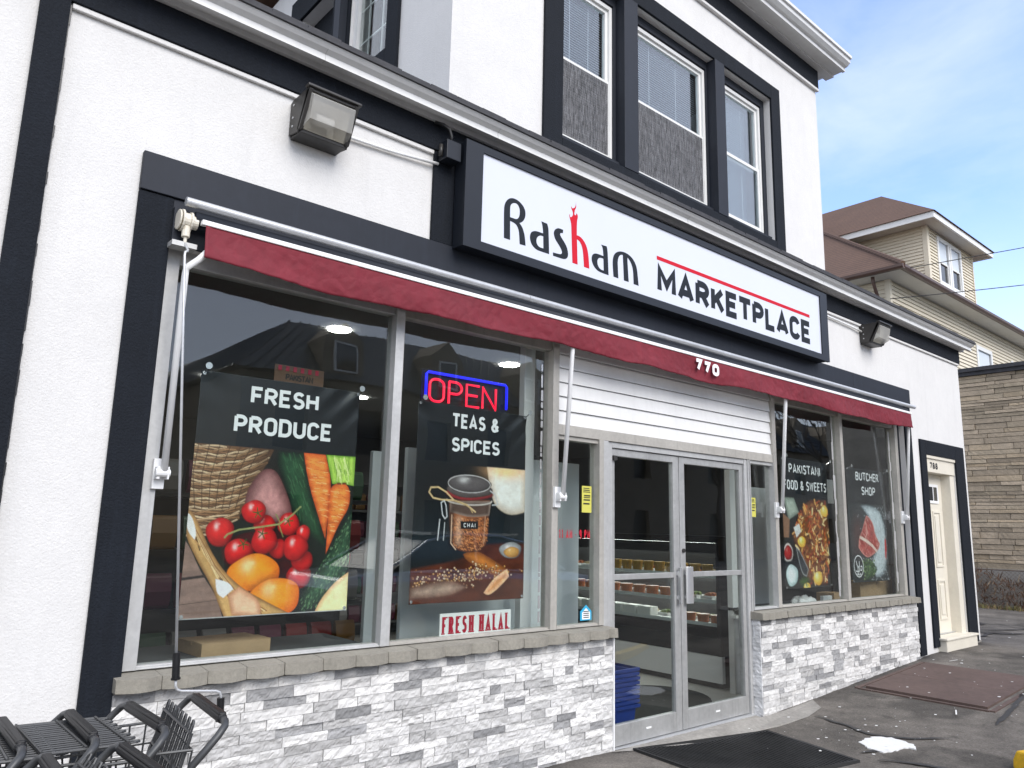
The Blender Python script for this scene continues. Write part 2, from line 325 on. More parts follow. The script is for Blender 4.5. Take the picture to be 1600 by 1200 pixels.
# ------------------------------------------------------------------ lettering
def arc(cx, cy, rx, ry, a0, a1, n=10):
    return [(cx+rx*math.cos(R(a0+(a1-a0)*i/n)), cy+ry*math.sin(R(a0+(a1-a0)*i/n))) for i in range(n+1)]
def rrect(w, r=.26, n=6):
    return arc(w-r, 1-r, r, r, 0, 90, n)+arc(r, 1-r, r, r, 90, 180, n)+arc(r, r, r, r, 180, 270, n)+arc(w-r, r, r, r, 270, 360, n)+[(w, 1-r)]
G = {
 'A': (.66, [[(0,0),(.33,1),(.66,0)], [(.12,.27),(.54,.27)]]),
 'B': (.56, [[(0,0),(0,1)], [(0,1),(.3,1)]+arc(.3,.76,.22,.24,90,-90)+[(.02,.52)], [(.3,.52)]+arc(.3,.26,.25,.26,90,-90)+[(0,0)]]),
 'C': (.56, [arc(.29,.71,.27,.29,15,90)[:]+arc(.27,.73,.27,.27,90,180)+arc(.27,.27,.27,.27,180,270)+arc(.29,.29,.27,.29,270,345)]),
 'D': (.58, [[(0,0),(0,1),(.28,1)]+arc(.28,.7,.3,.3,90,0)+arc(.28,.3,.3,.3,0,-90)+[(0,0)]]),
 'E': (.5, [[(.55,1),(0,1),(0,0),(.55,0)], [(0,.52),(.47,.52)]]),
 'F': (.48, [[(.53,1),(0,1),(0,0)], [(0,.5),(.46,.5)]]),
 'H': (.58, [[(0,0),(0,1)], [(.58,0),(.58,1)], [(0,.52),(.58,.52)]]),
 'I': (.0, [[(0,0),(0,1)]]),
 'K': (.56, [[(0,0),(0,1)], [(.54,1),(.06,.42)], [(.2,.6),(.57,0)]]),
 'L': (.45, [[(0,1),(0,0),(.51,0)]]),
 'M': (.74, [[(0,0),(0,1),(.37,.3),(.74,1),(.74,0)]]),
 'N': (.6, [[(0,0),(0,1),(.6,0),(.6,1)]]),
 'O': (.58, [rrect(.58)]),
 'P': (.54, [[(0,0),(0,1)], [(0,1),(.28,1)]+arc(.28,.73,.26,.27,90,-90)+[(0,.46)]]),
 'R': (.57, [[(0,0),(0,1)], [(0,1),(.29,1)]+arc(.29,.74,.26,.26,90,-90)+[(0,.48)], [(.27,.48),(.57,0)]]),
 'S': (.54, [arc(.28,.76,.24,.24,25,180)+arc(.26,.76,.22,.24,180,270)+arc(.27,.26,.27,.26,90,0)+arc(.27,.26,.27,.26,0,-155)]),
 'T': (.56, [[(-.08,1),(.64,1)], [(.28,1),(.28,0)]]),
 'U': (.58, [[(0,1)]+arc(.29,.29,.29,.29,180,360)+[(.58,1)]]),
 'W': (.86, [[(0,1),(.2,0),(.43,.85),(.66,0),(.86,1)]]),
 '&': (.66, [[(.64,.0),(.16,.66)]+arc(.3,.79,.17,.2,200,20)+[(.4,.66)], [(.4,.66),(.1,.42)]+arc(.26,.24,.25,.24,150,300)+[(.62,.48)]]),
 '-': (.3, [[(0,.42),(.3,.42)]]),
 '0': (.5, [rrect(.5, .25)]), '1': (.3, [[(.0,.8),(.22,1),(.22,0)]]), '7': (.52, [[(0,1),(.52,1),(.2,0)]]),
 '8': (.52, [arc(.26,.75,.21,.25,-90,270,16), arc(.26,.25,.26,.25,90,450,16)]),
 '9': (.52, [arc(.26,.7,.26,.3,0,360,16), [(.52,.7)]+arc(.22,.3,.3,.3,0,-100)]),
}
def ribbon(mb, pts, wd, f, lay):
    pts = [Vector(p) for p in pts]
    closed = (pts[0]-pts[-1]).length < 1e-5
    if closed: pts = pts[:-1]
    q = [pts[0]]
    for p in pts[1:]:
        if (p-q[-1]).length > 1e-5: q.append(p)
    if len(q) < 2: return
    k = len(q); L_, R_ = [], []
    for i, p in enumerate(q):
        a = q[i-1] if (i > 0 or closed) else None; b = q[(i+1) % k] if (i < k-1 or closed) else None
        d1 = (p-a).normalized() if a is not None else (b-p).normalized()
        d2 = (b-p).normalized() if b is not None else d1
        n1_ = Vector((-d1.y, d1.x)); n2_ = Vector((-d2.y, d2.x)); nn = (n1_+n2_)
        nn = nn.normalized() if nn.length > 1e-4 else n1_
        s_ = min(1/max(nn.dot(n1_), .3), 1.9)
        L_.append(p+nn*wd/2*s_); R_.append(p-nn*wd/2*s_)
    for i in range(k if closed else k-1):
        j = (i+1) % k
        mb.poly([f(L_[i], lay), f(L_[j], lay), f(R_[j], lay), f(R_[i], lay)])
def text_width(s, h, ws, sp):
    return sum((G[c][0]*h*ws + sp*h) if c != ' ' else h*.34*ws+sp*h*.5 for c in s) - sp*h
def text(mb, s, h, th, f, ws=1, sp=.26, serif=False, x0=0, thv=None):
    """f((x, z), layer) -> point; baseline at 0; stroke th (fraction of h)"""
    x = x0; t = th*h
    for c in s:
        if c == ' ': x += h*.34*ws+sp*h*.5; continue
        wd, st = G[c]; lay = 0
        for pl in st:
            ins = th/2
            pts = [(x+p[0]*h*ws, h*(ins+p[1]*(1-2*ins))) for p in pl]
            ribbon(mb, pts, t, f, lay); lay += 1
            if serif:
                for e in (pl[0], pl[-1]):
                    if e[1] in (0, 1) and (pl[0] != pl[-1]):
                        ex = x+e[0]*h*ws; ez = h*(.04+e[1]*.92)
                        ribbon(mb, [(ex-t*.72, ez), (ex+t*.72, ez)], h*.07, f, lay); lay += 1
        x += wd*h*ws + sp*h
    return x
def fit_text(mb, s, h, th, tw, cx, y, zb, sp=.27, serif=False):
    w0_, w1_ = text_width(s, h, 0, sp), text_width(s, h, 1, sp); ws = (tw-th*h-w0_)/(w1_-w0_)
    text(mb, s, h, th, facing(cx-(tw-th*h)/2, y, zb), ws, sp, serif)
def facing(x, y, z): return lambda p, lay: (x+p[0], y-.0004*lay, z+p[1])
# ------------------------------------------------------------------ the ground
def sm(t): t = max(0, min(1, t)); return t*t*(3-2*t)
def gz(x):
    if x < 4.2: return .035
    if x < 5.2: return .035-.055*sm(x-4.2)
    if x < 6.2: return -.02
    if x < 10.2: return -.02+.22*(x-6.2)/4.0
    return .20
def ground_patch(m, pts, dz, n=1):
    m.poly([(x, y, gz(x)+dz) for x, y in pts])
g = MB()
xs = [-90, -50, -25, -12, -6] + [-5+.5*i for i in range(50)] + [20.5, 24, 30, 45, 70, 120]
ys = [-90, -60, -40, -30, -20, -14, -10, -6, -4, -2, -1, 0, 1, 2, 3, 3.6, 3.88, 3.98, 5, 7, 9, 12, 20, 40, 90, 160]
gi = {}
for i, x in enumerate(xs):
    for j, y in enumerate(ys):
        z = gz(x)
        if y > 3.9 and x < 11.7: z = -.2
        if y < -4: z -= .12*sm((-4-y)/3)
        if 0 < y < 3.6 and x < 14: z += .008*nz3(x*1.3, y*1.3, 0)
        gi[i, j] = g.vert((x, y, z))
for i in range(len(xs)-1):
    for j in range(len(ys)-1): g.f.append([gi[i, j], gi[i+1, j], gi[i+1, j+1], gi[i, j+1]])
tag(g.build('ground', M['asphalt'], smooth=True), kind='structure')
tag(B1(-90, 120, -13.5, -6.6, -.30, -.078).build('road', M['road']), kind='structure')
ap = MB(); ap.hexa([(4.38,3.84,-.1),(6.30,3.84,-.1),(6.30,4.05,-.1),(4.38,4.05,-.1),(4.38,3.84,-.004),(6.30,3.84,-.012),(6.30,4.05,.008),(4.38,4.05,.008)])
ap.poly([(x, y, gz(x)+.005) for x, y in ((4.3,3.84),(4.62,3.76),(5.1,3.70),(5.7,3.66),(6.2,3.62),(6.6,3.60),(6.95,3.66),(7.1,3.80),(7.15,3.845),(6.3,3.845))])
tag(ap.build('concrete_apron', M['concrete']), kind='structure')
# tar seams in the asphalt
ts = MB()
def seam(pts, w0):
    q = []
    for a, b in zip(pts, pts[1:]):
        k = max(2, int((Vector(b)-Vector(a)).length/.05))
        for i in range(k): t = i/k; q.append((a[0]+(b[0]-a[0])*t+.02*nz3(a[0]*9+i*.6, a[1], 1), a[1]+(b[1]-a[1])*t+.02*nz3(a[0], i*.6, 7)))
    L_ = []
    for i, p in enumerate(q):
        d = (Vector(q[min(i+1, len(q)-1)])-Vector(q[max(i-1, 0)])).normalized(); e = min(1, i/4, (len(q)-1-i)/4)
        n_ = Vector((-d.y, d.x))*w0*(.25+.75*e)*(1+.45*nz3(i*.5, w0*50, pts[0][0])); L_.append(((p[0]+n_.x, p[1]+n_.y), (p[0]-n_.x, p[1]-n_.y)))
    for (a, b), (c, d) in zip(L_, L_[1:]): ground_patch(ts, [a, c, d, b], .010)
seam([(6.65,3.55),(6.6,3.3),(6.48,3.02),(6.55,2.8),(6.72,2.62),(6.85,2.5)], .02)
seam([(5.95,2.84),(6.15,2.78),(6.33,2.72)], .03)
seam([(5.88,2.68),(5.98,2.5),(6.06,2.3),(6.1,2.1)], .022)
seam([(9.4,2.62),(8.6,2.54),(8.0,2.46),(7.4,2.40)], .02)
for sx, sy, l in ((13.3,4.3,1.5),(14.1,4.0,1.2),(12.6,4.6,1.6),(13.8,4.6,.9),(12.2,4.1,.9),(14.8,4.3,1.2)):
    a = random.uniform(-.5, .5); p = [(sx, sy)]
    for k in range(4): a += random.uniform(-.8, .8); p.append((p[-1][0]+l/4*math.cos(a), p[-1][1]+l/4*math.sin(a)*.8))
    seam(p, .03)
tag(ts.build('tar_seams', M['tar'], recalc=False), kind='structure')

# ------------------------------------------------------------------ the shop building
S, F = 3.90, 3.875
bl = empty('shop_building', (6, 4, 0), 'white stucco two storey corner shop with black trim and grey ledgestone base', 'building')
b = bl
wall_cells(-7, 11.77, -.2, 4.19, [(1.06, 9.77, -.2, 2.93), (10.36, 11.34, -.2, 2.60)], S, 4.10).build('ground_floor_wall', M['stucco'], b, merge=True)
B1(11.55, 11.77, 4.10, 13, -.2, 4.19).build('side_wall', M['stucco'], b)
B1(-7, 11.77, 12.8, 13, -.2, 4.19).build('rear_wall', M['stucco'], b)
# black stucco trims
def trim(name, x0, x1, z0, z1, y0=F, m='black_stucco', bev=.004): return B1(x0, x1, y0, S-.001, z0, z1).build(name, M[m], b, bevel=bev)
trim('corner_pilaster', .378, .50, -.2, 3.998, 3.86)
cl = MB()
for k in range(70):
    z = k*.058; cl.box(.5005, .5005+random.uniform(.004, .011), S-.012, S-.001, z, z+.057)
cl.build('dark_edge_strip', M['dark_case'], b)  # thin dark strip of uneven width along the pilaster's right edge
trim('frame_upright', .895, 1.06, -.2, 3.168)
trim('frame_upright', 9.77, 9.94, .19, 3.168)
trim('frame_header', .895, 9.94, 3.172, 3.372, 3.865, 'black_paint', .003)
trim('frame_header', 1.06, 9.77, 2.93, 3.168, 3.88, 'black_paint', .003)
for x in (3.47, 6.0, 8.42): B1(x, x+.003, 3.8635, 3.8648, 3.174, 3.37).build('board_joint', M['dark_case'], b)
trim('band_upright', 2.63, 2.80, 3.376, 3.998)
trim('fascia_band', -7, .378, 4.002, 4.19); trim('fascia_band', .378, 11.78, 4.002, 4.19, 3.868)
for a, c in ((.51, 2.625), (7.4, 11.765)): B1(a, c, S-.022, S-.001, 3.972, 3.999).build('stucco_bead', M['stucco'], b, bevel=.004)
trim('door_surround', 10.19, 10.36, .25, 2.785); trim('door_surround', 11.34, 11.65, .22, 2.785); trim('door_surround', 10.361, 11.339, 2.60, 2.785)
# exposed base under the stucco
B1(9.73, 10.0, 3.905, 4.0, .0, .22).build('foundation', M['concrete'], b); B1(11.3, 11.765, 3.89, 3.899, .1, .225).build('foundation', M['concrete'], b)
# cornice
prof = [(3.895,4.191),(3.845,4.191),(3.842,4.222),(3.81,4.222),(3.806,4.212),(3.785,4.212),(3.780,4.191),(3.742,4.189),(3.748,4.232),(3.738,4.237),(3.716,4.250),(3.700,4.268),(3.696,4.276),(3.895,4.276)]
mb = MB().prism(prof, -7, 11.90, lambda p, a: (a, p[0], p[1])); mb.build('cornice', M['cornice'], b)
cp = MB(); cp.box(-7, 11.915, 3.682, 3.9, 4.2775, 4.300)
for k in range(90):
    x = -7+k*.21; cp.box(x, x+.205, 3.686+random.uniform(-.004, .006), 3.9, 4.3005, 4.313+random.uniform(0, .008))
cp.build('roof_edge', M['roofcap'], b)
for x in (1.75, 3.05, 5.2, 7.6, 9.8): MB().prism([(p[0]-.0012, p[1]) for p in prof[6:11]]+[(p[0]+.002, p[1]) for p in prof[10:5:-1]], x, x+.004, lambda p, a: (a, p[0], p[1])).build('cornice_joint', M['alu'], b)
B1(-7, 2.73, 3.9, 13, 4.2, 4.30).build('flat_roof', M['roofcap'], b); B1(7.98, 11.77, 3.9, 13, 4.2, 4.30).build('flat_roof', M['roofcap'], b)

# upper storey
UX0, UX1 = 2.735, 7.965
wall_cells(UX0, UX1, 4.19, 6.93, [(3.80, 6.915, 4.53, 6.145)], S, 4.08).build('upper_wall', M['stucco'], b, merge=True)
B1(UX1-.18, UX1, 4.08, 12, 4.19, 6.93).build('upper_side_wall', M['stucco'], b)
def tu(x0, x1, z0, z1, y0=F): return B1(x0, x1, y0, S-.001, z0, z1).build('window_surround', M['black_stucco'], b, bevel=.004)
tu(3.60, 3.80, 4.44, 6.31); tu(6.915, 7.09, 4.44, 6.31); tu(3.801, 6.914, 6.145, 6.31); tu(3.801, 6.914, 4.44, 4.53)
for a, c in ((4.525, 4.705), (5.875, 6.035)): B1(a, c, F-.004, 4.06, 4.531, 6.144).build('window_post', M['black_paint'], b, bevel=.003)
lin = MB(); lin.box(3.801, 6.914, 3.97, 4.06, 6.06, 6.144); lin.box(3.801, 6.914, 3.93, 4.06, 4.531, 4.59)
for a, c in ((3.801, 3.83), (4.49, 4.524), (4.706, 4.73), (5.85, 5.874), (6.036, 6.06), (6.85, 6.914)): lin.box(a, c, 3.97, 4.06, 4.591, 6.059)
lin.build('window_lining', M['black_paint'], b)
def sash_window(x0, x1, z0, z1, zm, screen, pulled):
    wn = ring(x0, x1, z0, z1, .035, 3.985, 4.05).build('upper_window', M['white_vinyl'], b, bevel=.003)
    a, c = x0+.035, x1-.035
    up_ = MB(); up_ = ring(a, c, zm-.02, z1-.035, .032, 4.005, 4.04); up_.build('upper_sash', M['white_vinyl'], wn, bevel=.002)
    ring(a, c, z0+.035, zm+.018, .034, 3.992, 4.004).build('lower_sash', M['white_vinyl'], wn, bevel=.002)
    B1(a+.03, c-.03, 4.02, 4.024, zm+.01, z1-.066).build('pane', M['glass_up'], wn)
    B1(a+.03, c-.03, 3.9975, 4.0005, z0+.068, zm-.015).build('pane', M['glass_up'], wn)
    sl_ = MB(); zz = z1-.08
    while zz > (zm+.02 if pulled else z0+.06):
        sl_.hexa([(a+.02,4.062,zz-.009),(c-.02,4.062,zz-.009),(c-.02,4.084,zz+.009),(a+.02,4.084,zz+.009),(a+.02,4.0625,zz-.0075),(c-.02,4.0625,zz-.0075),(c-.02,4.0845,zz+.0105),(a+.02,4.0845,zz+.0105)]); zz -= .0235
    for fx in (.3, .68): sl_.box(a+(c-a)*fx, a+(c-a)*fx+.004, 4.058, 4.06, z0+.06, z1-.07)
    sl_.build('blind', M['blind'], wn)
    if screen:
        s2 = MB(); n_ = 0
        x = a+.012
        while x < c-.012:
            v = random.choice((.10, .15, .20, .26)); s2.cc = (v, v, v*1.05); zz = z0+.05
            while zz < zm-.005:                              # thread in short lengths of varying grey
                ze = min(zz+random.uniform(.02, .09), zm-.005); v = random.choice((.08, .13, .19, .27)); s2.cc = (v, v, v*1.04); s2.box(x, x+.0027, 3.9895, 3.9905, zz, ze); zz = ze
            x += random.uniform(.0036, .0056)
        z = z0+.05
        while z < zm-.005: v = random.choice((.09, .13, .17)); s2.cc = (v, v, v*1.05); s2.box(a+.012, c-.012, 3.9885, 3.9892, z, z+.0016); z += random.uniform(.009, .018)
        s2.build('insect_screen', M['screen_wire'], wn, recalc=False)
    B1(a-.01, c+.01, 4.16, 4.18, z0, z1).build('room_shade', M['curtain'] if not screen else M['dark_room'], wn)
sash_window(3.83, 4.49, 4.60, 6.05, 5.31, True, False)
sash_window(4.73, 5.85, 4.60, 6.05, 5.31, True, False)
sash_window(6.06, 6.85, 4.60, 6.05, 5.31, False, False)
tu2 = MB().box(UX0-.02, UX1+.02, 3.868, S-.001, 6.70, 6.93); tu2.build('eave_band', M['black_stucco'], b, bevel=.004)
B1(UX0, UX1+.02, S-.035, S-.0015, 6.668, 6.699).build('stucco_bead', M['stucco'], b, bevel=.004)
ep = [(3.9,6.931),(3.80,6.931),(3.797,6.955),(3.70,6.955),(3.695,6.94),(3.66,6.94),(3.66,6.985),(3.63,6.99),(3.595,7.02),(3.59,7.06),(3.57,7.065),(3.57,7.10),(3.9,7.10)]
MB().prism(ep, UX0-.05, 8.24, lambda p, a: (a, p[0], p[1])).build('eave_gutter', M['cornice'], b)
ep2 = [(7.985,6.931),(8.07,6.931),(8.07,6.955),(8.13,6.955),(8.18,6.94),(8.22,6.985),(8.24,7.02),(8.24,7.10),(7.985,7.10)]
MB().prism(ep2, 3.901, 12, lambda p, a: (p[0], a, p[1])).build('eave_gutter', M['cornice'], b)
rf = MB(); rf.poly([(2.4,3.57,7.101),(8.24,3.57,7.101),(6.4,8,9.2),(4.2,8,9.2)]); rf.poly([(8.24,3.57,7.101),(8.24,12.2,7.101),(6.4,8,9.2)]); rf.poly([(2.4,3.57,7.101),(4.2,8,9.2),(2.4,12.2,7.101)]); rf.poly([(2.4,12.2,7.101),(8.24,12.2,7.101),(6.4,8,9.2),(4.2,8,9.2)]); rf.poly([(2.4,3.57,7.101),(2.4,12.2,7.101),(8.24,12.2,7.101),(8.24,3.57,7.101)])
rf.build('roof', M['shingle'], b)
# the side of the upper storey that faces left, with its windows
sx = lambda p0, y, z: (UX0+p0, y, z)
wall_cells(4.081, 12, 4.19, 6.93, [(4.75, 5.40, 5.22, 6.6), (5.70, 6.4, 5.75, 6.35)], UX0, UX0+.18, lambda a, d, z: (d, a, z)).build('upper_side_wall', M['stucco'], b, merge=True)
sw = MB()
for y0, y1, z0, z1 in ((4.58,4.75,4.6,6.62),(5.40,5.70,4.6,6.62),(4.751,5.399,5.08,5.22),(5.701,6.62,6.35,6.62),(6.40,6.62,5.5,6.349),(5.701,6.399,5.6,5.75)): sw.box(UX0-.03, UX0-.001, y0, y1, z0, z1)
sw.build('side_window_surround', M['black_stucco'], b, bevel=.004)
B1(UX0-.10, UX0-.031, 5.42, 5.52, 4.6, 6.6).build('side_window_post', M['black_paint'], b)
def side_window(y0, y1, z0, z1, bars):
    X = UX0+.03
    fr = wall_cells(y0, y1, z0, z1, [(y0+.06, y1-.06, z0+.06, z1-.06)], X, X+.06, lambda a, d, z: (d, a, z)).build('side_window', M['white_vinyl'], b)
    B1(X+.03, X+.034, y0+.055, y1-.055, z0+.055, z1-.055).build('pane', M['glass'], fr)
    if bars:
        gb = MB(); gb.box(X+.0345, X+.044, y0+.06, y1-.06, z0+.34, z0+.355); gb.box(X+.0345, X+.044, y0+.06, y1-.06, z0+.66, z0+.675)
        for t in (.33, .67): gb.box(X+.0342, X+.0443, y0+(y1-y0)*t, y0+(y1-y0)*t+.015, z0+.06, z1-.06)
        gb.build('glazing_bars', M['white_vinyl'], fr)
    B1(X+.3, X+.32, y0-.1, y1+.1, z0-.1, z1+.1).build('room_shade', M['dark_room'], fr)
side_window(4.751, 5.399, 5.221, 6.60, True)
B1(UX0+.12, UX0+.16, 5.701, 6.399, 5.751, 6.349).build('void_shade_panel', M['black_stucco'], b)  # black panel standing in for the shadow inside the window void

# ------------------------------------------------------------------ ledgestone base and sills
def ledgestone(m, a0, a1, z0f, z1, depth, f, rowh, lens, step, amp, pal, rng, dmax, g0=.0011, hv=.15):
    """stones laid in rows; f(a, d, z): a along the wall, d outwards"""
    z = z1; row = 0
    lo = min(z0f(a0), z0f(a1))
    while z > lo-.02:
        h = rowh*rng.uniform(1-hv, 1+hv); a = a0 - rng.uniform(0, lens[0]) if row % 2 else a0
        za = z-h
        while a < a1-.004:
            l = rng.uniform(*lens)
            if a+l > a1-.03: l = a1-a
            s0, s1 = max(a, a0), min(a+l, a1)
            if s1-s0 > .004:
                m.cc = pal(rng); d0 = depth + rng.uniform(0, dmax); nx = max(2, int((s1-s0)/step)); nzz = max(2, int(h/step))
                sd_ = rng.uniform(0, 99); idx = {}
                tilt = rng.uniform(-.5, .5)*dmax*.5
                for i in range(nx+1):
                    for j in range(nzz+1):
                        u = i/nx; v_ = j/nzz
                        aa = s0+g0+(s1-s0-2*g0)*u; z_ = za+g0+(h-2*g0)*v_
                        n_ = amp*(nz3(aa*22+sd_, z_*38, sd_)*1.0 + .6*nz3(aa*70+sd_, z_*90, 3))
                        ed = 1 if 0 < i < nx and 0 < j < nzz else .35
                        idx[i, j] = m.vert(f(aa, d0+n_*ed+tilt*(v_-.5), z_))
                for i in range(nx):
                    for j in range(nzz): m.f.append([idx[i, j], idx[i+1, j], idx[i+1, j+1], idx[i, j+1]])
                rim = [(i, 0) for i in range(nx)]+[(nx, j) for j in range(nzz)]+[(i, nzz) for i in range(nx, 0, -1)]+[(0, j) for j in range(nzz, 0, -1)]
                back = {}
                for (i, j) in rim:
                    aa = s0+g0+(s1-s0-2*g0)*i/nx; z_ = za+g0+(h-2*g0)*j/nzz
                    back[i, j] = m.vert(f(aa, 0, z_))
                for p, q in zip(rim, rim[1:]+rim[:1]): m.f.append([idx[p], back[p], back[q], idx[q]])
            a += l
        z = za; row += 1
    m.cc = (1, 1, 1)
def pal_grey(r):
    t = r.random()
    if t < .50: v = r.uniform(.58, .72); return (v, v*.985, v*.955)
    if t < .84: v = r.uniform(.38, .56); return (v, v*.985, v*.96)
    v = r.uniform(.22, .36); return (v*.985, v*.98, v*.98)
rng = random.Random(11)
st = MB(); ledgestone(st, 1.03, 4.358, lambda x: -.03, .795, .004, lambda a, d, z: (a, 3.877-d, z), .050, (.07, .27), .0105, .0095, pal_grey, rng, .014)
st.box(1.035, 4.355, 3.884, 4.06, -.2, .796)
ls = st.build('stone_base', M['stone'], b, recalc=False)
B1(4.3585, 4.371, 3.856, 4.05, -.1, .797).build('stone_edge_strip', M['white_paint'], b, bevel=.002)
st = MB(); ledgestone(st, 6.335, 9.715, lambda x: -.08, .795, .004, lambda a, d, z: (a, 3.877-d, z), .050, (.07, .27), .014, .008, pal_grey, rng, .014)
ledgestone(st, 3.862, 4.0, lambda x: -.08, .86, .004, lambda a, d, z: (6.325-d, a, z), .10, (.06, .12), .014, .008, lambda r: (lambda v: (v, v, v))(r.uniform(.52, .72)), rng, .012)
st.box(6.326, 9.71, 3.884, 4.06, -.2, .796); tag(st.build('stone_base', M['stone'], b, recalc=False))
def sill(x0, x1, wave, unit):
    m = MB(); x = x0; r = random.Random(3)
    while x < x1-.01:
        l = min(unit*r.uniform(.93, 1.07), x1-x); n = 6; base = 3.822+r.uniform(-.004, .004)
        dz = r.uniform(-.002, .002)
        for i in range(n):
            u0, u1 = i/n, (i+1)/n
            yf = lambda u: base - wave*abs(math.sin(math.pi*u*1.0)) if wave else base
            a, c = x+.0015+(l-.003)*u0, x+.0015+(l-.003)*u1
            m.hexa([(a,yf(u0),.808+dz),(c,yf(u1),.808+dz),(c,4.03,.806),(a,4.03,.806),(a,yf(u0)+.004,.866+dz),(c,yf(u1)+.004,.866+dz),(c,4.03,.880),(a,4.03,.880)])
        x += l
    m.build('window_sill', M['sill'], b, merge=True)
sill(1.025, 4.372, .034, .205); sill(6.30, 9.71, .012, .112)
for a, c in ((1.03, 4.365), (6.3, 9.70)): B1(a, c, 3.84, 4.02, .800, .8015).build('mortar_bed', M['concrete'], b)

# ------------------------------------------------------------------ storefront glazing
def shopwin(x0, x1, z0, z1, left, right, head=.075, foot=.016, lm='alu', yb=4.03):
    """glass between x0 and x1 with its left and right members (widths) outside"""
    m = MB(); m.box(x0-left, x0, 3.93, yb, z0, z1)
    if right: m.box(x1, x1+right, 3.93, yb, z0, z1)
    m.box(x0, x1, 3.95, yb, z0, z0+foot); m.box(x0, x1, 3.95, yb, z1-head, z1)
    m.box(x0, x1, 3.935, 3.9495, z0, z0+foot*.45)
    o = m.build('shop_window', M[lm], b, bevel=.002)
    B1(x0-.004, x1+.004, 3.985, 3.991, z0+foot-.004, z1-head+.004).build('pane', M['glass'], o)
    return o
shopwin(1.135, 2.44, .881, 2.93, .074, .06)
w2 = shopwin(2.501, 3.79, .881, 2.93, .0005, .06, lm='alu_warm')
tp = MB(); z = .93; r = random.Random(5)
while z < 2.75: h = r.uniform(.03, .13); tp.box(3.72, 3.72+r.uniform(.012, .02), 3.9835, 3.9848, z, z+h*.8); z += h
tp.build('silver_tape', M['steel'], w2)
shopwin(3.852, 4.285, .881, 2.24, .0005, .05, head=.03, lm='alu_warm')
shopwin(6.355, 6.765, .881, 2.24, .009, .0005, head=.03)
shopwin(6.826, 8.16, .881, 2.93, .06, .06, lm='alu_warm')
w5 = shopwin(8.221, 9.57, .881, 2.93, .0005, .075, lm='alu_warm')
for xa in (8.06, 9.49):
    tp = MB(); z = .93
    while z < 2.7: h = r.uniform(.04, .2); tp.box(xa+r.uniform(0, .015), xa+.025+r.uniform(0, .03), 3.9835, 3.9848, z, z+h); z += h
    tp.build('silver_tape', M['alu'], w5)
B1(9.646, 9.769, 3.96, 4.09, .5, 2.93).build('dark_reveal', M['black_stucco'], b)
# header bar and white panels over the entrance
B1(3.852, 6.765, 3.935, 4.03, 2.2405, 2.318).build('door_header', M['alu_warm'], b, bevel=.002)
sh = MB(); z = 2.3185
while z < 2.92:
    h = .106; zt = min(z+h, 2.929)
    sh.hexa([(3.852,3.948,z),(6.765,3.948,z),(6.765,4.02,z),(3.852,4.02,z),(3.852,3.962,zt-.004),(6.765,3.962,zt-.004),(6.765,4.02,zt-.004),(3.852,4.02,zt-.004)]); z += h
sh.build('panel_siding', M['shutter'], b)
# entrance doors
dj = MB(); dj.box(4.336, 4.392, 3.935, 4.03, .0, 2.2395); dj.box(4.3925, 4.452, 3.95, 4.05, .0, 2.2395); dj.box(6.272, 6.318, 3.945, 4.05, .0, 2.2395); dj.box(6.319, 6.3455, 3.94, 4.04, -.05, 2.2395)
dj.box(6.3185, 6.326, 3.935, 3.9395, .0, 2.2395)
dj.box(4.4525, 6.2715, 3.95, 4.05, 2.195, 2.2395)
dj.build('door_frame', M['alu'], b, bevel=.002)
B1(4.37, 6.34, 3.925, 4.1, -.03, .006).build('threshold', M['galv'], b)
def door(x0, x1, hinge_left):
    m = MB(); z0, z1 = .012, 2.19; y0, y1 = 3.965, 4.01
    sl_, sr = (.04, .078) if hinge_left else (.072, .05)
    m.box(x0, x0+sl_, y0, y1, z0, z1); m.box(x1-sr, x1, y0, y1, z0, z1)
    m.box(x0+sl_, x1-sr, y0, y1, z0, z0+.145); m.box(x0+sl_, x1-sr, y0, y1, z1-.055, z1); m.box(x0+sl_, x1-sr, y0+.004, y1-.004, 1.193, 1.235)
    o = m.build('entrance_door', M['alu_door'], b, bevel=.003)
    B1(x0+sl_-.003, x1-sr+.003, 3.985, 3.991, z0+.14, 1.196).build('pane', M['glass'], o); B1(x0+sl_-.003, x1-sr+.003, 3.985, 3.991, 1.232, z1-.05).build('pane', M['glass'], o)
    hx = x1-.055 if hinge_left else x0+.045
    h = MB()
    if hinge_left: h.box(hx, hx+.022, 3.92, 3.945, .985, 1.275); h.box(hx+.026, hx+.036, 3.93, 3.945, .985, 1.275)
    else: h.prism(arc(0, 0, .05, .02, 180, 360, 10), .985, 1.28, lambda p, a: (hx+.035+p[0], 3.938+p[1], a))
    h.box(hx+.005, hx+.03, 3.94, 3.966, 1.02, 1.05); h.box(hx+.005, hx+.03, 3.94, 3.966, 1.21, 1.24)
    h.build('pull_handle', M['steel'], o, bevel=.002)
    if not hinge_left: MB().tube([(x0+.037, 3.952, 1.41), (x0+.037, 3.967, 1.41)], .017, 14).build('lock', M['bronze'], o)
    B1((x0+x1)/2-.03, (x0+x1)/2+.03, 3.962, 3.9648, .085, .098).build('maker_plate', M['white_paint'], o)
door(4.455, 5.305, True); door(5.312, 6.268, False)
B1(4.46, 4.50, 3.94, 3.965, 2.10, 2.135).build('door_stop', M['bronze'], b)
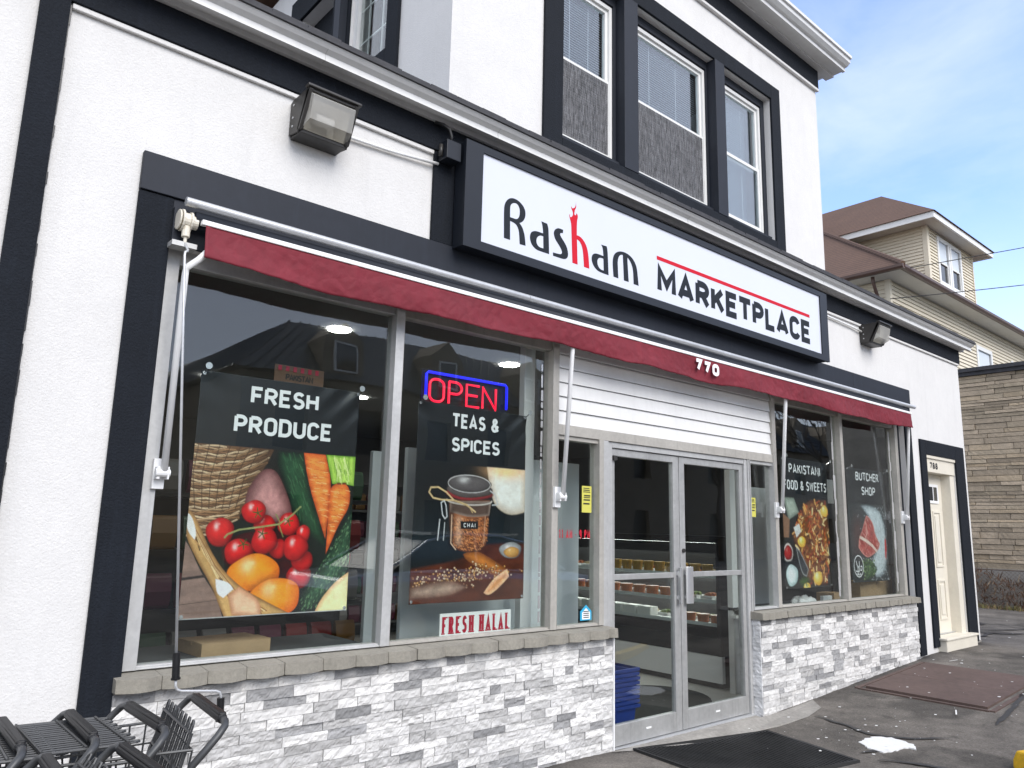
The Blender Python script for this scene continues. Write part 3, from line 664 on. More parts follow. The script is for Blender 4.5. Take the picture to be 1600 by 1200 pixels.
# cream side door with its frame and step
sdm = MB(); sdm.box(10.361, 10.43, 3.92, 4.0, .34, 2.385); sdm.box(11.20, 11.339, 3.92, 4.10, .34, 2.385); sdm.box(10.361, 11.339, 3.905, 4.10, 2.3855, 2.599)
sdm.box(10.361, 11.339, 3.885, 3.9045, 2.56, 2.60); sdm.build('side_door_frame', M['cream'], b, bevel=.003)
sdo = B1(10.431, 11.199, 4.04, 4.085, .36, 2.384).build('side_door', M['cream'], b)
wn = MB(); wn = ring(10.56, 11.06, 2.0, 2.25, .035, 4.028, 4.0395); wn.box(10.715, 10.735, 4.029, 4.039, 2.035, 2.215); wn.box(10.885, 10.905, 4.029, 4.039, 2.035, 2.215)
wn.build('door_light_frame', M['white_paint'], sdo); B1(10.595, 11.025, 4.033, 4.0385, 2.035, 2.215).build('pane', M['car_glass'], sdo)
for z0, z1 in ((1.18, 1.90), (.52, 1.02)):
    for xx in (10.53, 10.84):
        o = ring(xx, xx+.24, z0, z1, .025, 4.028, 4.0395); o.box(xx+.06, xx+.18, 4.03, 4.0395, z0+.06, z1-.06); o.build('raised_panel', M['cream'], sdo, bevel=.006)
tx = MB(); text(tx, '788', .085, .26, facing(10.52, 3.9035, 2.43), 1.25, .42); tx.build('house_number', M['dark_letter'], b, recalc=False)
sp = MB(); sp.box(10.34, 11.36, 3.80, 4.04, .1, .325); sp.box(10.32, 11.38, 3.785, 4.0, .326, .352); sp.build('door_step', M['cream'], b, bevel=.006)
B1(10.431, 11.199, 4.0, 4.04, .353, .36).build('side_door_threshold', M['alu'], b)
# inside of the shop
B1(.7, 11.54, 4.051, 12.5, -.05, .015).build('shop_floor', M['tile'], b)
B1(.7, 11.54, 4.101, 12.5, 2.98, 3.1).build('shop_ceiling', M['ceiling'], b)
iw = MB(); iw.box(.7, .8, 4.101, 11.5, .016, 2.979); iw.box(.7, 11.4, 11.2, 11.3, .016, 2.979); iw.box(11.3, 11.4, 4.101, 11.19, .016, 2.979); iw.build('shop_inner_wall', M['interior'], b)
for a, c, z0_, z1_ in ((1.03, 2.44, .82, .878), (6.83, 9.6, .80, .83)): MB().box(a, c, 4.0305, 4.62, z0_, z1_).box(max(a, 1.03)+(.2 if a > 6 else 0), c, 4.59, 4.6195, .02, z0_+.01).build('window_ledge', M['dark_room'], b)
pb = MB(); pb.box(6.83, 7.0, 4.47, 4.53, .016, 2.2); pb.box(6.77, 7.02, 4.40, 4.469, .735, .765); pb.build('partition', M['white_board'], b)
# ------------------------------------------------------------------ shop sign
sg = empty('shop_sign', (5, 3.75, 3.29), 'long white lightbox sign with red flame letter in a black metal box over the entrance', 'sign')
m = MB(); K = 3.745/3.6                       # the sign face stands 3.745 m from the street datum
kx = lambda v: v*K
kz = lambda v: (v-1.58)*K+1.58
X0, X1, Z0, Z1 = kx(2.68), kx(7.33), kz(3.285), kz(3.985)
m.box(X0, X1, 3.765, 3.864, Z0, Z1)
m.build('sign_box', M['black_gloss'], sg, bevel=.003)
ring(X0-.006, X1+.006, Z0-.006, Z1+.006, .146, 3.738, 3.764, wb=.062, wt=.05).build('sign_frame', M['black_gloss'], sg, bevel=.004)
B1(kx(2.81), kx(7.20), 3.751, 3.7645, kz(3.335), kz(3.945)).build('sign_face', M['sign_white'], sg)
SIGN = {'R':[[(3.0117,3.419),(3.0054,3.6109),(3.0101,3.6509),(3.0241,3.6795),(3.0475,3.7038),(3.0774,3.7166),(3.1141,3.7173),(3.1516,3.7043),(3.1802,3.6835),(3.1954,3.6535),(3.1945,3.6187),(3.1827,3.5906),(3.1616,3.5688),(3.1433,3.5596),(3.1654,3.5416),(3.183,3.5124),(3.1953,3.4719),(3.2018,3.4152),(3.1493,3.4133),(3.1441,3.4675),(3.1387,3.5048),(3.1257,3.5302),(3.1039,3.5458),(3.0613,3.5504),(3.0654,3.4194)],[(3.0605,3.5767),(3.0585,3.6415),(3.0638,3.665),(3.0786,3.6793),(3.0936,3.6864),(3.115,3.6881),(3.1307,3.6782),(3.1424,3.6572),(3.1444,3.6308),(3.1402,3.6051),(3.1302,3.5875),(3.1151,3.5782),(3.0908,3.5774)]],'a':[[(3.3408,3.6293),(3.3963,3.6278),(3.4087,3.6011),(3.4122,3.5568),(3.419,3.4134),(3.3487,3.4125),(3.3038,3.413),(3.2749,3.425),(3.2524,3.4435),(3.239,3.4741),(3.2395,3.5037),(3.2503,3.5264),(3.2721,3.5399),(3.3007,3.547),(3.3588,3.5469),(3.357,3.5713),(3.351,3.6047)],[(3.3612,3.5251),(3.3643,3.4399),(3.3288,3.4393),(3.3094,3.449),(3.2994,3.466),(3.2988,3.4905),(3.308,3.5079),(3.327,3.5221),(3.343,3.5265)]],'s':[[(3.5505,3.6261),(3.5496,3.6017),(3.5238,3.5955),(3.5206,3.5819),(3.5345,3.5653),(3.5655,3.538),(3.5899,3.5088),(3.6028,3.4713),(3.6011,3.4429),(3.5877,3.4241),(3.5639,3.414),(3.5335,3.4118),(3.4553,3.4118),(3.4548,3.4353),(3.5196,3.4395),(3.5363,3.4449),(3.5429,3.4583),(3.5358,3.4767),(3.5118,3.5032),(3.4743,3.5361),(3.4618,3.563),(3.4601,3.5853),(3.4697,3.6058),(3.4963,3.625),(3.5233,3.6276)]],'h':[[(3.6453,3.4082),(3.6339,3.6045),(3.6305,3.6985),(3.615,3.7305),(3.6087,3.7538),(3.6161,3.7645),(3.6163,3.7477),(3.6224,3.7422),(3.6336,3.7472),(3.6448,3.7617),(3.6484,3.7769),(3.6406,3.7943),(3.6291,3.8106),(3.6273,3.827),(3.6404,3.814),(3.6554,3.8197),(3.6705,3.8345),(3.6764,3.8562),(3.6716,3.8747),(3.6795,3.8515),(3.6782,3.8284),(3.667,3.8108),(3.6618,3.7922),(3.662,3.7753),(3.6712,3.7696),(3.6788,3.7775),(3.6824,3.7899),(3.694,3.782),(3.698,3.7633),(3.6869,3.7261),(3.688,3.6251),(3.7185,3.6251),(3.7494,3.6111),(3.7806,3.5828),(3.8003,3.5429),(3.8108,3.4948),(3.8183,3.4067),(3.7627,3.407),(3.7568,3.4697),(3.7502,3.5241),(3.7383,3.5602),(3.7151,3.5876),(3.6899,3.5948),(3.6979,3.4076)]],'b':[[(3.9426,3.6235),(4.0035,3.6254),(4.0142,3.5934),(4.024,3.4067),(3.9591,3.4071),(3.9072,3.4116),(3.8715,3.4311),(3.8477,3.4591),(3.8397,3.4909),(3.8474,3.5184),(3.867,3.5348),(3.8987,3.5431),(3.967,3.5407),(3.9629,3.5799),(3.9563,3.607)],[(3.967,3.5206),(3.9712,3.43),(3.939,3.4307),(3.915,3.4447),(3.903,3.4673),(3.9029,3.4957),(3.9188,3.514),(3.9388,3.5203)]],'m':[[(4.0773,3.4097),(4.0676,3.5027),(4.071,3.55),(4.086,3.586),(4.1153,3.6112),(4.1533,3.627),(4.1959,3.6322),(4.2474,3.6278),(4.295,3.6073),(4.3298,3.5742),(4.347,3.5366),(4.3552,3.4848),(4.3658,3.4039),(4.3062,3.405),(4.3027,3.4901),(4.2944,3.5356),(4.2687,3.5767),(4.2368,3.5984),(4.2366,3.5627),(4.2501,3.4079),(4.1946,3.4066),(4.1829,3.6052),(4.1574,3.6004),(4.1362,3.5784),(4.126,3.5465),(4.1259,3.5056),(4.1322,3.4082)]]}
def curve_mesh(loops, y, name, m_, parent):
    cu = bpy.data.curves.new(name, 'CURVE'); cu.dimensions = '2D'; cu.fill_mode = 'FRONT'
    for lp in loops:
        s_ = cu.splines.new('POLY'); s_.points.add(len(lp)-1); s_.use_cyclic_u = True
        for p, q in zip(s_.points, lp): p.co = (q[0], q[1], 0, 1)
    o = bpy.data.objects.new(name, cu); col.objects.link(o)
    bpy.context.view_layer.update()
    me = bpy.data.meshes.new_from_object(o.evaluated_get(bpy.context.evaluated_depsgraph_get()))
    bpy.data.objects.remove(o); bpy.data.curves.remove(cu)
    r_ = root_loc(parent)
    for v in me.vertices: v.co = (v.co.x-r_.x, y-r_.y, v.co.y-r_.z)
    me.materials.clear(); me.materials.append(M[m_])
    o = bpy.data.objects.new(name, me); col.objects.link(o); o.parent = parent
    return o
def smooth_loop(lp, it=1):
    for _ in range(it):
        q = []
        for i, p in enumerate(lp):
            a, c = Vector(lp[i-1]), Vector(lp[(i+1) % len(lp)]); p = Vector(p)
            d1, d2 = (p-a), (c-p)
            if d1.length < 1e-6 or d2.length < 1e-6 or d1.normalized().dot(d2.normalized()) < .55: q.append(tuple(p)); continue
            q.append(tuple(p*.75+a*.25)); q.append(tuple(p*.75+c*.25))
        lp = q
    return lp
for k, lps in SIGN.items():
    curve_mesh([[(kx(p[0]), kz(p[1])) for p in smooth_loop(l, 2)] for l in lps], 3.7502, 'sign_letter', 'red_letter' if k == 'h' else 'charcoal', sg)
t = MB(); hh, tt, pp, tw = .240, .25, .345, kx(6.989)-kx(4.592); a0_, a1_ = text_width('MARKETPLACE', hh, 0, pp), text_width('MARKETPLACE', hh, 1, pp); ww = (tw-tt*hh-a0_)/(a1_-a0_); xx = tt*hh/2
for ch in 'MARKETPLACE':
    t = MB(); xx = text(t, ch, hh, tt, facing(kx(4.592), 3.7502, kz(3.401)), ww, pp, False, xx); t.build('sign_letter', M['charcoal'], sg, recalc=False)
B1(kx(4.59), kx(6.985), 3.7495, 3.7508, kz(3.674), kz(3.705)).build('red_rule', M['red_letter'], sg)
gd = empty('sign_power_box', (2.66, 3.8, 3.9), 'small black electrical box with bent cable at the upper left end of the sign', 'electrical box')
B1(2.65, 2.765, 3.77, 3.864, 3.92, 4.05).build('box', M['black_gloss'], gd, bevel=.004)
MB().tube([(2.70,3.80,4.05),(2.70,3.797,4.09),(2.685,3.80,4.135),(2.65,3.82,4.165),(2.60,3.85,4.178)], .011, 8).build('cable', M['wire'], gd, smooth=True)
MB().tube([(2.636,3.82,3.94),(2.636,3.82,4.02)], .014, 8).build('connector', M['bronze'], gd, smooth=True)
def conduit(pts, label):
    o = MB().tube(pts, .011, 8).build('conduit', M['white_paint'], smooth=True, loc=pts[0]); tag(o, label, 'conduit')
conduit([(1.93,3.872,3.835),(2.0,3.877,3.86),(2.3,3.878,3.875),(2.65,3.866,3.905)], 'white conduit running from the lamp to the left end of the sign')
conduit([(7.64,3.878,3.937),(7.9,3.878,3.935),(8.5,3.877,3.92),(8.72,3.872,3.905)], 'white conduit running from the right end of the sign to a lamp')

# ------------------------------------------------------------------ wall lamps
def wall_lamp(x, zc, label):
    e = empty('wall_lamp', (x, S, zc), label, 'wall lamp', 'floodlights under the black band')
    hw, zt, zb = .155, zc+.118, zc-.112
    yt, ybk, yb = 3.665, 3.885, 3.80       # front depth at the top, back, front depth at the bottom
    m = MB()
    side = [(S-.002, zb+.02), (S-.002, zt-.01), (S-.03, zt), (yt+.01, zt), (yt, zt-.02), (yb-.035, zb+.03), (yb-.02, zb)]
    for s0 in (-1, 1):
        m.prism(side, x+s0*hw-(.012 if s0 > 0 else 0), x+s0*hw+(.012 if s0 < 0 else 0), lambda p, a: (a, p[0], p[1]))
    m.box(x-hw+.012, x+hw-.012, yt+.004, S-.002, zt-.022, zt); m.box(x-hw+.012, x+hw-.012, yb-.03, S-.002, zb, zb+.022)
    m.box(x-hw+.012, x+hw-.012, S-.03, S-.002, zb+.0225, zt-.0225)
    m.box(x-hw-.012, x+hw+.012, yt-.015, yt+.03, zt-.004, zt+.012)
    m.build('housing', M['bronze'], e, bevel=.004)
    for s0 in (-1, 1):
        fr = MB()
        q = [(yt-.006, zt-.012), (yt+.03, zt-.012), (yb-.005, zb+.012), (yb-.043, zb+.012)]
        fr.prism(q, x+s0*(hw-.012)-.012, x+s0*(hw-.012)+.012, lambda p, a: (a, p[0], p[1]))
        fr.build('lens_frame_bar', M['bronze'], e, bevel=.003)
    l = MB(); ins = .014
    A = [(x-hw+ins, yt+.006, zt-.03), (x+hw-ins, yt+.006, zt-.03), (x+hw-ins, yb-.03, zb+.022), (x-hw+ins, yb-.03, zb+.022)]
    Bq = [(x-hw+ins+.012, yt-.004, zt-.042), (x+hw-ins-.012, yt-.004, zt-.042), (x+hw-ins-.012, yt+.02, zb+.055), (x-hw+ins+.012, yt+.02, zb+.055)]
    l.poly(Bq)
    for i in range(4): j = (i+1) % 4; l.poly([A[i], A[j], Bq[j], Bq[i]])
    l.build('lens', M['lens'], e)
    rf_ = MB(); rf_.poly([(x-hw+.02, yt+.06, zt-.03), (x+hw-.02, yt+.06, zt-.03), (x+hw-.06, 3.84, zt-.08), (x-hw+.06, 3.84, zt-.08)]); rf_.poly([(x-hw+.06, 3.84, zt-.08), (x+hw-.06, 3.84, zt-.08), (x+hw-.06, 3.85, zb+.08), (x-hw+.06, 3.85, zb+.08)])
    rf_.poly([(x-hw+.06, 3.85, zb+.08), (x+hw-.06, 3.85, zb+.08), (x+hw-.02, yb-.02, zb+.03), (x-hw+.02, yb-.02, zb+.03)])
    for s0 in (-1, 1): rf_.poly([(x+s0*(hw-.02), yt+.06, zt-.03), (x+s0*(hw-.06), 3.84, zt-.08), (x+s0*(hw-.06), 3.85, zb+.08), (x+s0*(hw-.02), yb-.02, zb+.03)])
    rf_.build('reflector', M['reflector'], e, merge=True)
    MB().tube([(x-.055, 3.79, zc+.01), (x+.055, 3.79, zc+.01)], .032, 14).build('bulb', M['white_letter'], e)
    for dz in (zb+.06, zt-.04, zc): MB().tube([(x-hw-.004, S-.05, dz), (x-hw+.002, S-.05, dz)], .007, 8).build('screw', M['galv'], e)
    return e
wall_lamp(1.79, 3.828, 'dark flood lamp with white bulb behind its glass on the wall left of the sign')
wall_lamp(8.87, 3.87, 'dark flood lamp seen from its side on the wall right of the sign')

# ------------------------------------------------------------------ awning
aw = empty('awning', (5.5, 3.9, 2.9), 'rolled up burgundy awning with white front bar and white arms across the shop front', 'awning')
hood = arc(0, 0, .026, .030, -60, 200, 16)
tb = MB()
jn = [1.09, 3.4, 5.72, 8.1, 9.86]
for a, c in zip(jn, jn[1:]): tb.tube([(a+.002, 3.79, 3.137), (c-.002, 3.79, 3.137)], .023, 18)
tb.build('roller_hood', M['galv'], aw, smooth=False)
MB().tube([(1.15, 3.82, 3.07), (9.66, 3.82, 3.07)], .036, 16).build('roller_tube', M['black_paint'], aw, smooth=True)
fb = MB(); fb.box(1.165, 9.64, 3.736, 3.768, 3.020, 3.047); fb.build('front_bar', M['white_paint'], aw, bevel=.004)
va = MB(); NX, NZ = 520, 14; idx = {}
rv = random.Random(4); seams = [1.19+k*.84 for k in range(11)]
for i in range(NX+1):
    x = 1.185+(9.625-1.185)*i/NX
    sag = .009*math.sin(x*2.1)+.008*math.sin(x*5.3+1)+.010*nz3(x*4, 1, 0)+.004*nz3(x*13, 1, 0)
    zb = 2.838+sag
    for j in range(NZ+1):
        t_ = j/NZ; z = 3.021+(zb-3.021)*t_
        y = 3.747 + t_*(.012*nz3(x*3, z*5, 2)+.012*math.sin(x*3.7+z*9)) + .0055*nz3(x*11, z*13, 5)*t_ + .0034*nz3(x*24+z*9, z*22, 9)*min(1, t_*3)
        for s_ in seams:
            d = abs(x-s_)
            if d < .03: y -= .006*(1-d/.03)
        idx[i, j] = va.vert((x, y, z))
for i in range(NX):
    for j in range(NZ): va.f.append([idx[i, j], idx[i+1, j], idx[i+1, j+1], idx[i, j+1]])
vo = va.build('valance', M['maroon'], aw, smooth=True, recalc=False)
sd2 = vo.modifiers.new('thick', 'SOLIDIFY'); sd2.thickness = .003
tx = MB()
for ch, xx, dz in (('7', 5.255, .006), ('7', 5.375, .0), ('0', 5.50, -.004)):
    ribs = [(xx, 0)]
    text(tx, ch, .105, .30, facing(xx, 3.725, 2.893+dz), 1.15 if ch == '7' else 1.3, .2)
tx.build('house_number', M['white_letter'], aw, recalc=False)
gb = MB(); gy, gzz = 3.82, 3.045
for x0, x1, r in ((1.07,1.078,.052),(1.084,1.094,.056),(1.094,1.125,.042),(1.125,1.136,.05),(1.136,1.165,.034)): gb.tube([(x0, gy, gzz), (x1, gy, gzz)], r, 18)
gb.tube([(1.112, gy-.01, gzz-.03), (1.112, gy-.012, gzz-.088)], .020, 12); gb.tube([(1.112, gy-.012, gzz-.08), (1.112, gy-.012, gzz-.12)], .009, 8)
gb.build('gearbox', M['cream'], aw, bevel=.003)
B1(1.062, 1.13, 3.86, 3.879, 2.935, 3.12).build('end_bracket', M['black_paint'], aw); B1(1.05, 1.17, 3.80, 3.879, 2.905, 2.93).build('end_bracket', M['alu'], aw)
for k, x in enumerate((1.133, 3.822, 6.765, 9.608)):
    am = MB(); xt = x if k else 1.115
    y0_, zb_ = 3.875, 1.83
    pts = [(x+.012, y0_-.012, zb_-.03), (xt+.012, 3.80, 2.77), (xt+.014, 3.795, 2.80), (xt+.06, 3.765, 2.845), (xt+.10, 3.755, 2.90)] if k == 0 else [(x+.012, y0_-.012, zb_-.03), (x+.012, 3.775, 2.93), (x+.012, 3.765, 3.02)]
    am.tube(pts, .0165, 12); ar = am.build('support_arm', M['white_paint'], aw, smooth=True)
    br = MB(); br.box(x-.025, x+.03, 3.905, 3.929, zb_-.115, zb_+.03); br.box(x-.02, x-.006, 3.86, 3.905, zb_-.07, zb_-.01); br.box(x+.026, x+.034, 3.85, 3.905, zb_-.07, zb_-.01)
    br.tube([(x-.026, 3.868, zb_-.04), (x+.04, 3.868, zb_-.04)], .02, 12); br.build('bracket', M['white_paint'], ar, bevel=.002)
ck = empty('awning_crank', (1.2, 3.6, .8), 'long thin metal hand crank with black grips hanging from the awning gearbox', 'crank')
ckm = MB(); ckm.tube([(1.112, 3.805, 2.925), (1.118, 3.79, 2.90), (1.122, 3.78, 2.885), (1.118, 3.772, 2.875), (1.108, 3.77, 2.87), (1.105, 3.765, 2.85), (1.197, 3.595, .99)], .0065, 8); ckm.build('rod', M['galv'], ck, smooth=True)
MB().tube([(1.1975, 3.594, 1.0), (1.203, 3.59, .89)], .0165, 12).tube([(1.203,3.59,.895),(1.2035,3.59,.888)], .02, 12).build('grip', M['grip'], ck)
MB().tube([(1.203, 3.59, .90), (1.205, 3.588, .862), (1.212, 3.587, .846), (1.23, 3.585, .838), (1.38, 3.58, .822), (1.397, 3.58, .815), (1.405, 3.58, .80), (1.406, 3.58, .78)], .006, 8).build('crank_handle', M['galv'], ck, smooth=True)
MB().tube([(1.406, 3.58, .79), (1.409, 3.58, .69)], .0165, 12).build('grip', M['grip'], ck)

# ------------------------------------------------------------------ printed banners (inside the windows)
def srgb(r_, g_, b_): return np.array([((c/255+.055)/1.055)**2.4 if c > 10 else c/255/12.92 for c in (r_, g_, b_)])
class Art:
    def __init__(s, wd, hd, step):
        s.nx, s.ny = int(wd/step), int(hd/step); s.w, s.h = wd, hd
        s.U, s.V = np.meshgrid(np.linspace(0, wd, s.nx+1), np.linspace(0, hd, s.ny+1))
        s.C = np.zeros((s.ny+1, s.nx+1, 3)); s.aa = step*.8
        s.rs = np.random.RandomState(3)
    def noise(s, sc, seed=0, sy=None):
        sy = sy or sc; o = np.zeros_like(s.U); a = 1
        for k in range(3):
            x, y = s.U*sc*2**k+seed*7.1, s.V*sy*2**k+seed*3.7
            xi, yi = np.floor(x).astype(int), np.floor(y).astype(int); fx, fy = x-xi, y-yi
            fx, fy = fx*fx*(3-2*fx), fy*fy*(3-2*fy)
            hs = lambda i, j: (np.sin(i*127.1+j*311.7+seed*17)*43758.5453) % 1
            o += a*((hs(xi, yi)*(1-fx)+hs(xi+1, yi)*fx)*(1-fy)+(hs(xi, yi+1)*(1-fx)+hs(xi+1, yi+1)*fx)*fy); a *= .5
        return o/1.75
    def put(s, mask, c):
        mask = np.clip(mask, 0, 1)[..., None]; s.C = s.C*(1-mask)+mask*c
    def pm(s, pts):
        """soft mask of a polygon"""
        n = len(pts); d = np.full(s.U.shape, 1e9); ins = np.zeros(s.U.shape, bool)
        for i in range(n):
            (x0, y0), (x1, y1) = pts[i], pts[(i+1) % n]
            ex, ey = x1-x0, y1-y0; t_ = np.clip(((s.U-x0)*ex+(s.V-y0)*ey)/(ex*ex+ey*ey+1e-12), 0, 1)
            d = np.minimum(d, np.hypot(s.U-x0-t_*ex, s.V-y0-t_*ey))
            c = (y0 > s.V) != (y1 > s.V)
            with np.errstate(divide='ignore', invalid='ignore'): ins ^= c & (s.U < (x1-x0)*(s.V-y0)/(y1-y0+1e-12)+x0)
        return np.where(ins, d, -d)
    def poly(s, pts, c, edge=None, ew=.03, nz_=None, soft=1):
        d = s.pm(smooth_loop(pts, 2)); m_ = np.clip(d/(s.aa*soft)+.5, 0, 1)
        cc = np.broadcast_to(np.array(c, float), s.C.shape).copy()
        if edge is not None: k = np.clip(1-d/ew, 0, 1)[..., None]; cc = cc*(1-k)+np.array(edge)*k
        if nz_ is not None: cc = cc*nz_[..., None]
        s.put(m_, cc)
    def sub(s, u0, u1, v0, v1):
        m_ = 2*s.aa; i0, i1 = int(max(0, (u0-m_)/s.w*s.nx)), int(min(s.nx, (u1+m_)/s.w*s.nx))+2; j0, j1 = int(max(0, (v0-m_)/s.h*s.ny)), int(min(s.ny, (v1+m_)/s.h*s.ny))+2
        return (slice(j0, max(j1, j0)), slice(i0, max(i1, i0)))
    def line(s, pts, wd, c, soft=1):
        us, vs = [p[0] for p in pts], [p[1] for p in pts]; sl = s.sub(min(us)-wd, max(us)+wd, min(vs)-wd, max(vs)+wd); U, V = s.U[sl], s.V[sl]
        if U.size == 0: return
        d = np.full(U.shape, 1e9)
        for (x0, y0), (x1, y1) in zip(pts, pts[1:]):
            ex, ey = x1-x0, y1-y0; t_ = np.clip(((U-x0)*ex+(V-y0)*ey)/(ex*ex+ey*ey+1e-12), 0, 1)
            d = np.minimum(d, np.hypot(U-x0-t_*ex, V-y0-t_*ey))
        m_ = np.clip((wd/2-d)/(s.aa*soft)+.5, 0, 1)[..., None]; s.C[sl] = s.C[sl]*(1-m_)+m_*np.array(c)
    def ball(s, cu, cv, ru, rv, c, dark, hi=(1, .85, .8), hs=.22, spot=0):
        sl = s.sub(cu-ru, cu+ru, cv-rv, cv+rv); U, V = s.U[sl], s.V[sl]
        if U.size == 0: return
        x, y = (U-cu)/ru, (V-cv)/rv; r2 = np.hypot(x, y); a_ = np.arctan2(y, x)
        r2 = r2*(1+.035*np.sin(a_*3+cu*40)+.02*np.sin(a_*5+cv*60))
        m_ = np.clip((1-r2)*min(ru, rv)/s.aa+.5, 0, 1)[..., None]
        k = np.clip((r2**2.4)*.85+.30*(y*.9+x*.5), 0, 1)[..., None]
        cc = np.array(c)*(1-k)+np.array(dark)*k
        rim_ = (np.exp(-((r2-.86)/.10)**2)*np.clip(y*.8-x*.6, 0, 1))[..., None]*.28; cc = cc*(1-rim_)+np.array(c)*1.15*rim_
        if spot: cc = cc*(1+spot*(s.rs.rand(*U.shape)-.5))[..., None]
        h_ = np.exp(-(((x+.30)**2/(hs*.7)**2+(y+.40)**2/(hs*1.1)**2)))[..., None]*.62 + np.exp(-(((x+.1)**2+(y+.55)**2)/(hs*.3)**2))[..., None]*.3
        s.C[sl] = s.C[sl]*(1-m_)+m_*(cc*(1-h_)+np.array(hi)*h_)
    def shade(s, cu, cv, ru, rv, amt=.6):
        sl = s.sub(cu-ru*1.7, cu+ru*1.7, cv-rv*1.7, cv+rv*1.7); U, V = s.U[sl], s.V[sl]
        if U.size: s.C[sl] = s.C[sl]*(1-amt*np.exp(-(np.hypot((U-cu)/ru, (V-cv)/rv)/1.12)**6))[..., None]
    def flecks(s, pts, n, cols, l, wd, ang):
        m_ = s.pm(pts); us, vs = [p[0] for p in pts], [p[1] for p in pts]
        for k in range(n):
            u, v = s.rs.uniform(min(us), max(us)), s.rs.uniform(min(vs), max(vs)); i, j = int(np.clip(v/s.h*s.ny, 0, s.ny)), int(np.clip(u/s.w*s.nx, 0, s.nx))
            if m_[i, j] < l: continue
            a_ = ang+s.rs.normal(0, .12); s.line([(u-l*math.cos(a_), v-l*math.sin(a_)), (u+l*math.cos(a_), v+l*math.sin(a_))], wd, srgb(*cols[k % len(cols)]))
    def mesh(s, name, x, y, z, wob, parent=None, root=None):
        m_ = MB()
        yy = y+wob(s.U, s.V)
        g_ = s.rs.normal(1, .05, s.U.shape)*(.86+.28*s.noise(38, 5))*(.90+.2*s.noise(9, 8))
        s.C = s.C*g_[..., None]
        s.C = np.clip(s.C*(.62+.5*np.sqrt(np.clip(s.C.max(2, keepdims=True), 0, 1))), 0, .85)
        m_.v = [(x+u, q, z-v_) for u, v_, q in zip(s.U.ravel(), s.V.ravel(), yy.ravel())]
        m_.c = [tuple(c) for c in s.C.reshape(-1, 3)]
        W_ = s.nx+1
        m_.f = [[j*W_+i, (j+1)*W_+i, (j+1)*W_+i+1, j*W_+i+1] for j in range(s.ny) for i in range(s.nx)]
        o = m_.build(name, M['banner'], None, smooth=True, recalc=False, loc=(x+s.w/2, y, z-s.h))
        sd_ = o.modifiers.new('thick', 'SOLIDIFY'); sd_.thickness = .0008; sd_.offset = -1
        return o
BLK = srgb(25, 29, 33)
def wob_for(seed, amp=.006):
    def f(u, v):
        ex = np.maximum(0, 1-np.hypot(u-.93, v)/.42)
        return amp*(np.sin(u*4+seed)*np.sin(v*3.1+seed*2))+.006*np.sin((u+v)*38)*ex*ex - .004*np.sin((u*.6-v)*30)*np.maximum(0, 1-np.hypot(u, v)/.3)**2
    return f
def banner(art, x, y, z, seed, lines, label, hgt, hooks=True, extra=None):
    wob = wob_for(seed)
    o = art.mesh('window_banner', x, y, z, wob); tag(o, label, 'banner', 'printed banners hanging in the shop windows')
    t_ = MB()
    for s_, cx, bz, h_, tw in lines:
        sp_ = .30; w0_, w1_ = text_width(s_, h_, 0, sp_), text_width(s_, h_, 1, sp_)
        ws = (tw-.2*h_-w0_)/(w1_-w0_); wd_ = text_width(s_, h_, ws, sp_)
        def f(p, lay, cx=cx, bz=bz, wd_=wd_):
            u, v = cx-wd_/2+p[0], bz-p[1]
            return (x+u, y+float(wob(np.float64(u), np.float64(v)))-.0015-.0003*lay, z-v)
        text(t_, s_, h_, hgt, f, ws, sp_)
    if extra: extra(t_, lambda p, lay: (x+p[0], y+float(wob(np.float64(p[0]), np.float64(p[1])))-.0015-.0003*lay, z-p[1]))
    t_.build('lettering', M['white_letter'], o, recalc=False)
    hk = MB()
    for u, v in ((.015, .015), (art.w-.015, .015), (.015, art.h-.015), (art.w-.015, art.h-.015)):
        q = y+float(wob(np.float64(u), np.float64(v))); hk.tube([(x+u, q-.004, z-v), (x+u, q-.0005, z-v)], .010, 12)
        if v < .1: hk.tube([(x+u, q-.004, z-v), (x+u-.004, 4.0, z-v+.022), (x+u, 3.996, z-v+.03)], .0035, 6); hk.tube([(x+u, 4.005, z-v+.03), (x+u, 3.9925, z-v+.03)], [.006, .018], 12)
    hk.build('grommets', M['steel'], o)
    return o
# fresh produce
A = Art(.94, 1.272, .0036); A.C[:] = BLK
ph = np.clip((A.V-.385)/A.aa, 0, 1)
A.put(ph, np.ones_like(A.C)*srgb(26, 34, 26))
nw = A.noise(30, 1, 8)
A.poly([(-.05,.388),(.43,.388),(.40,.46),(.35,.55),(.31,.66),(.28,.75),(.18,.80),(.03,.86),(-.05,.72)], srgb(120, 84, 56))
for k in range(44):                                   # woven cane
    rr_ = random.Random(k); v0 = .36+k*.0115; a0 = -.02+.02*rr_.random()
    pts_ = [(a0+.045*i, v0-.012*i+.045*math.sin(i*.32)+.006*math.sin(i*2.1+k*1.9)) for i in range(12)]
    pts_ = [p for p in pts_ if p[0] < .42-max(0, p[1]-.42)*.45 and p[1] > .391]
    if len(pts_) > 1:
        c = srgb(*[(205,168,128),(172,128,88),(148,106,72),(228,196,158)][k % 4]); A.line(pts_, .0125, srgb(64, 40, 26)); A.line(pts_, .0090, c*.62*rr_.uniform(.85, 1.1)); A.line([(p[0], p[1]-.0015) for p in pts_], .0050, c*rr_.uniform(.8, 1.15))
for k in range(7): A.line([(.02+k*.055,.39),(.005+k*.045,.55),(.03+k*.035,.72)], .004, srgb(74, 48, 32))
A.put(np.exp(-((A.U-.42)/.12)**2)*.45*ph*(A.V < .8), np.ones_like(A.C)*srgb(40, 24, 16))
A.put(np.clip(1-ph, 0, 1), np.ones_like(A.C)*BLK)
g1 = .75+.5*A.noise(60, 4)
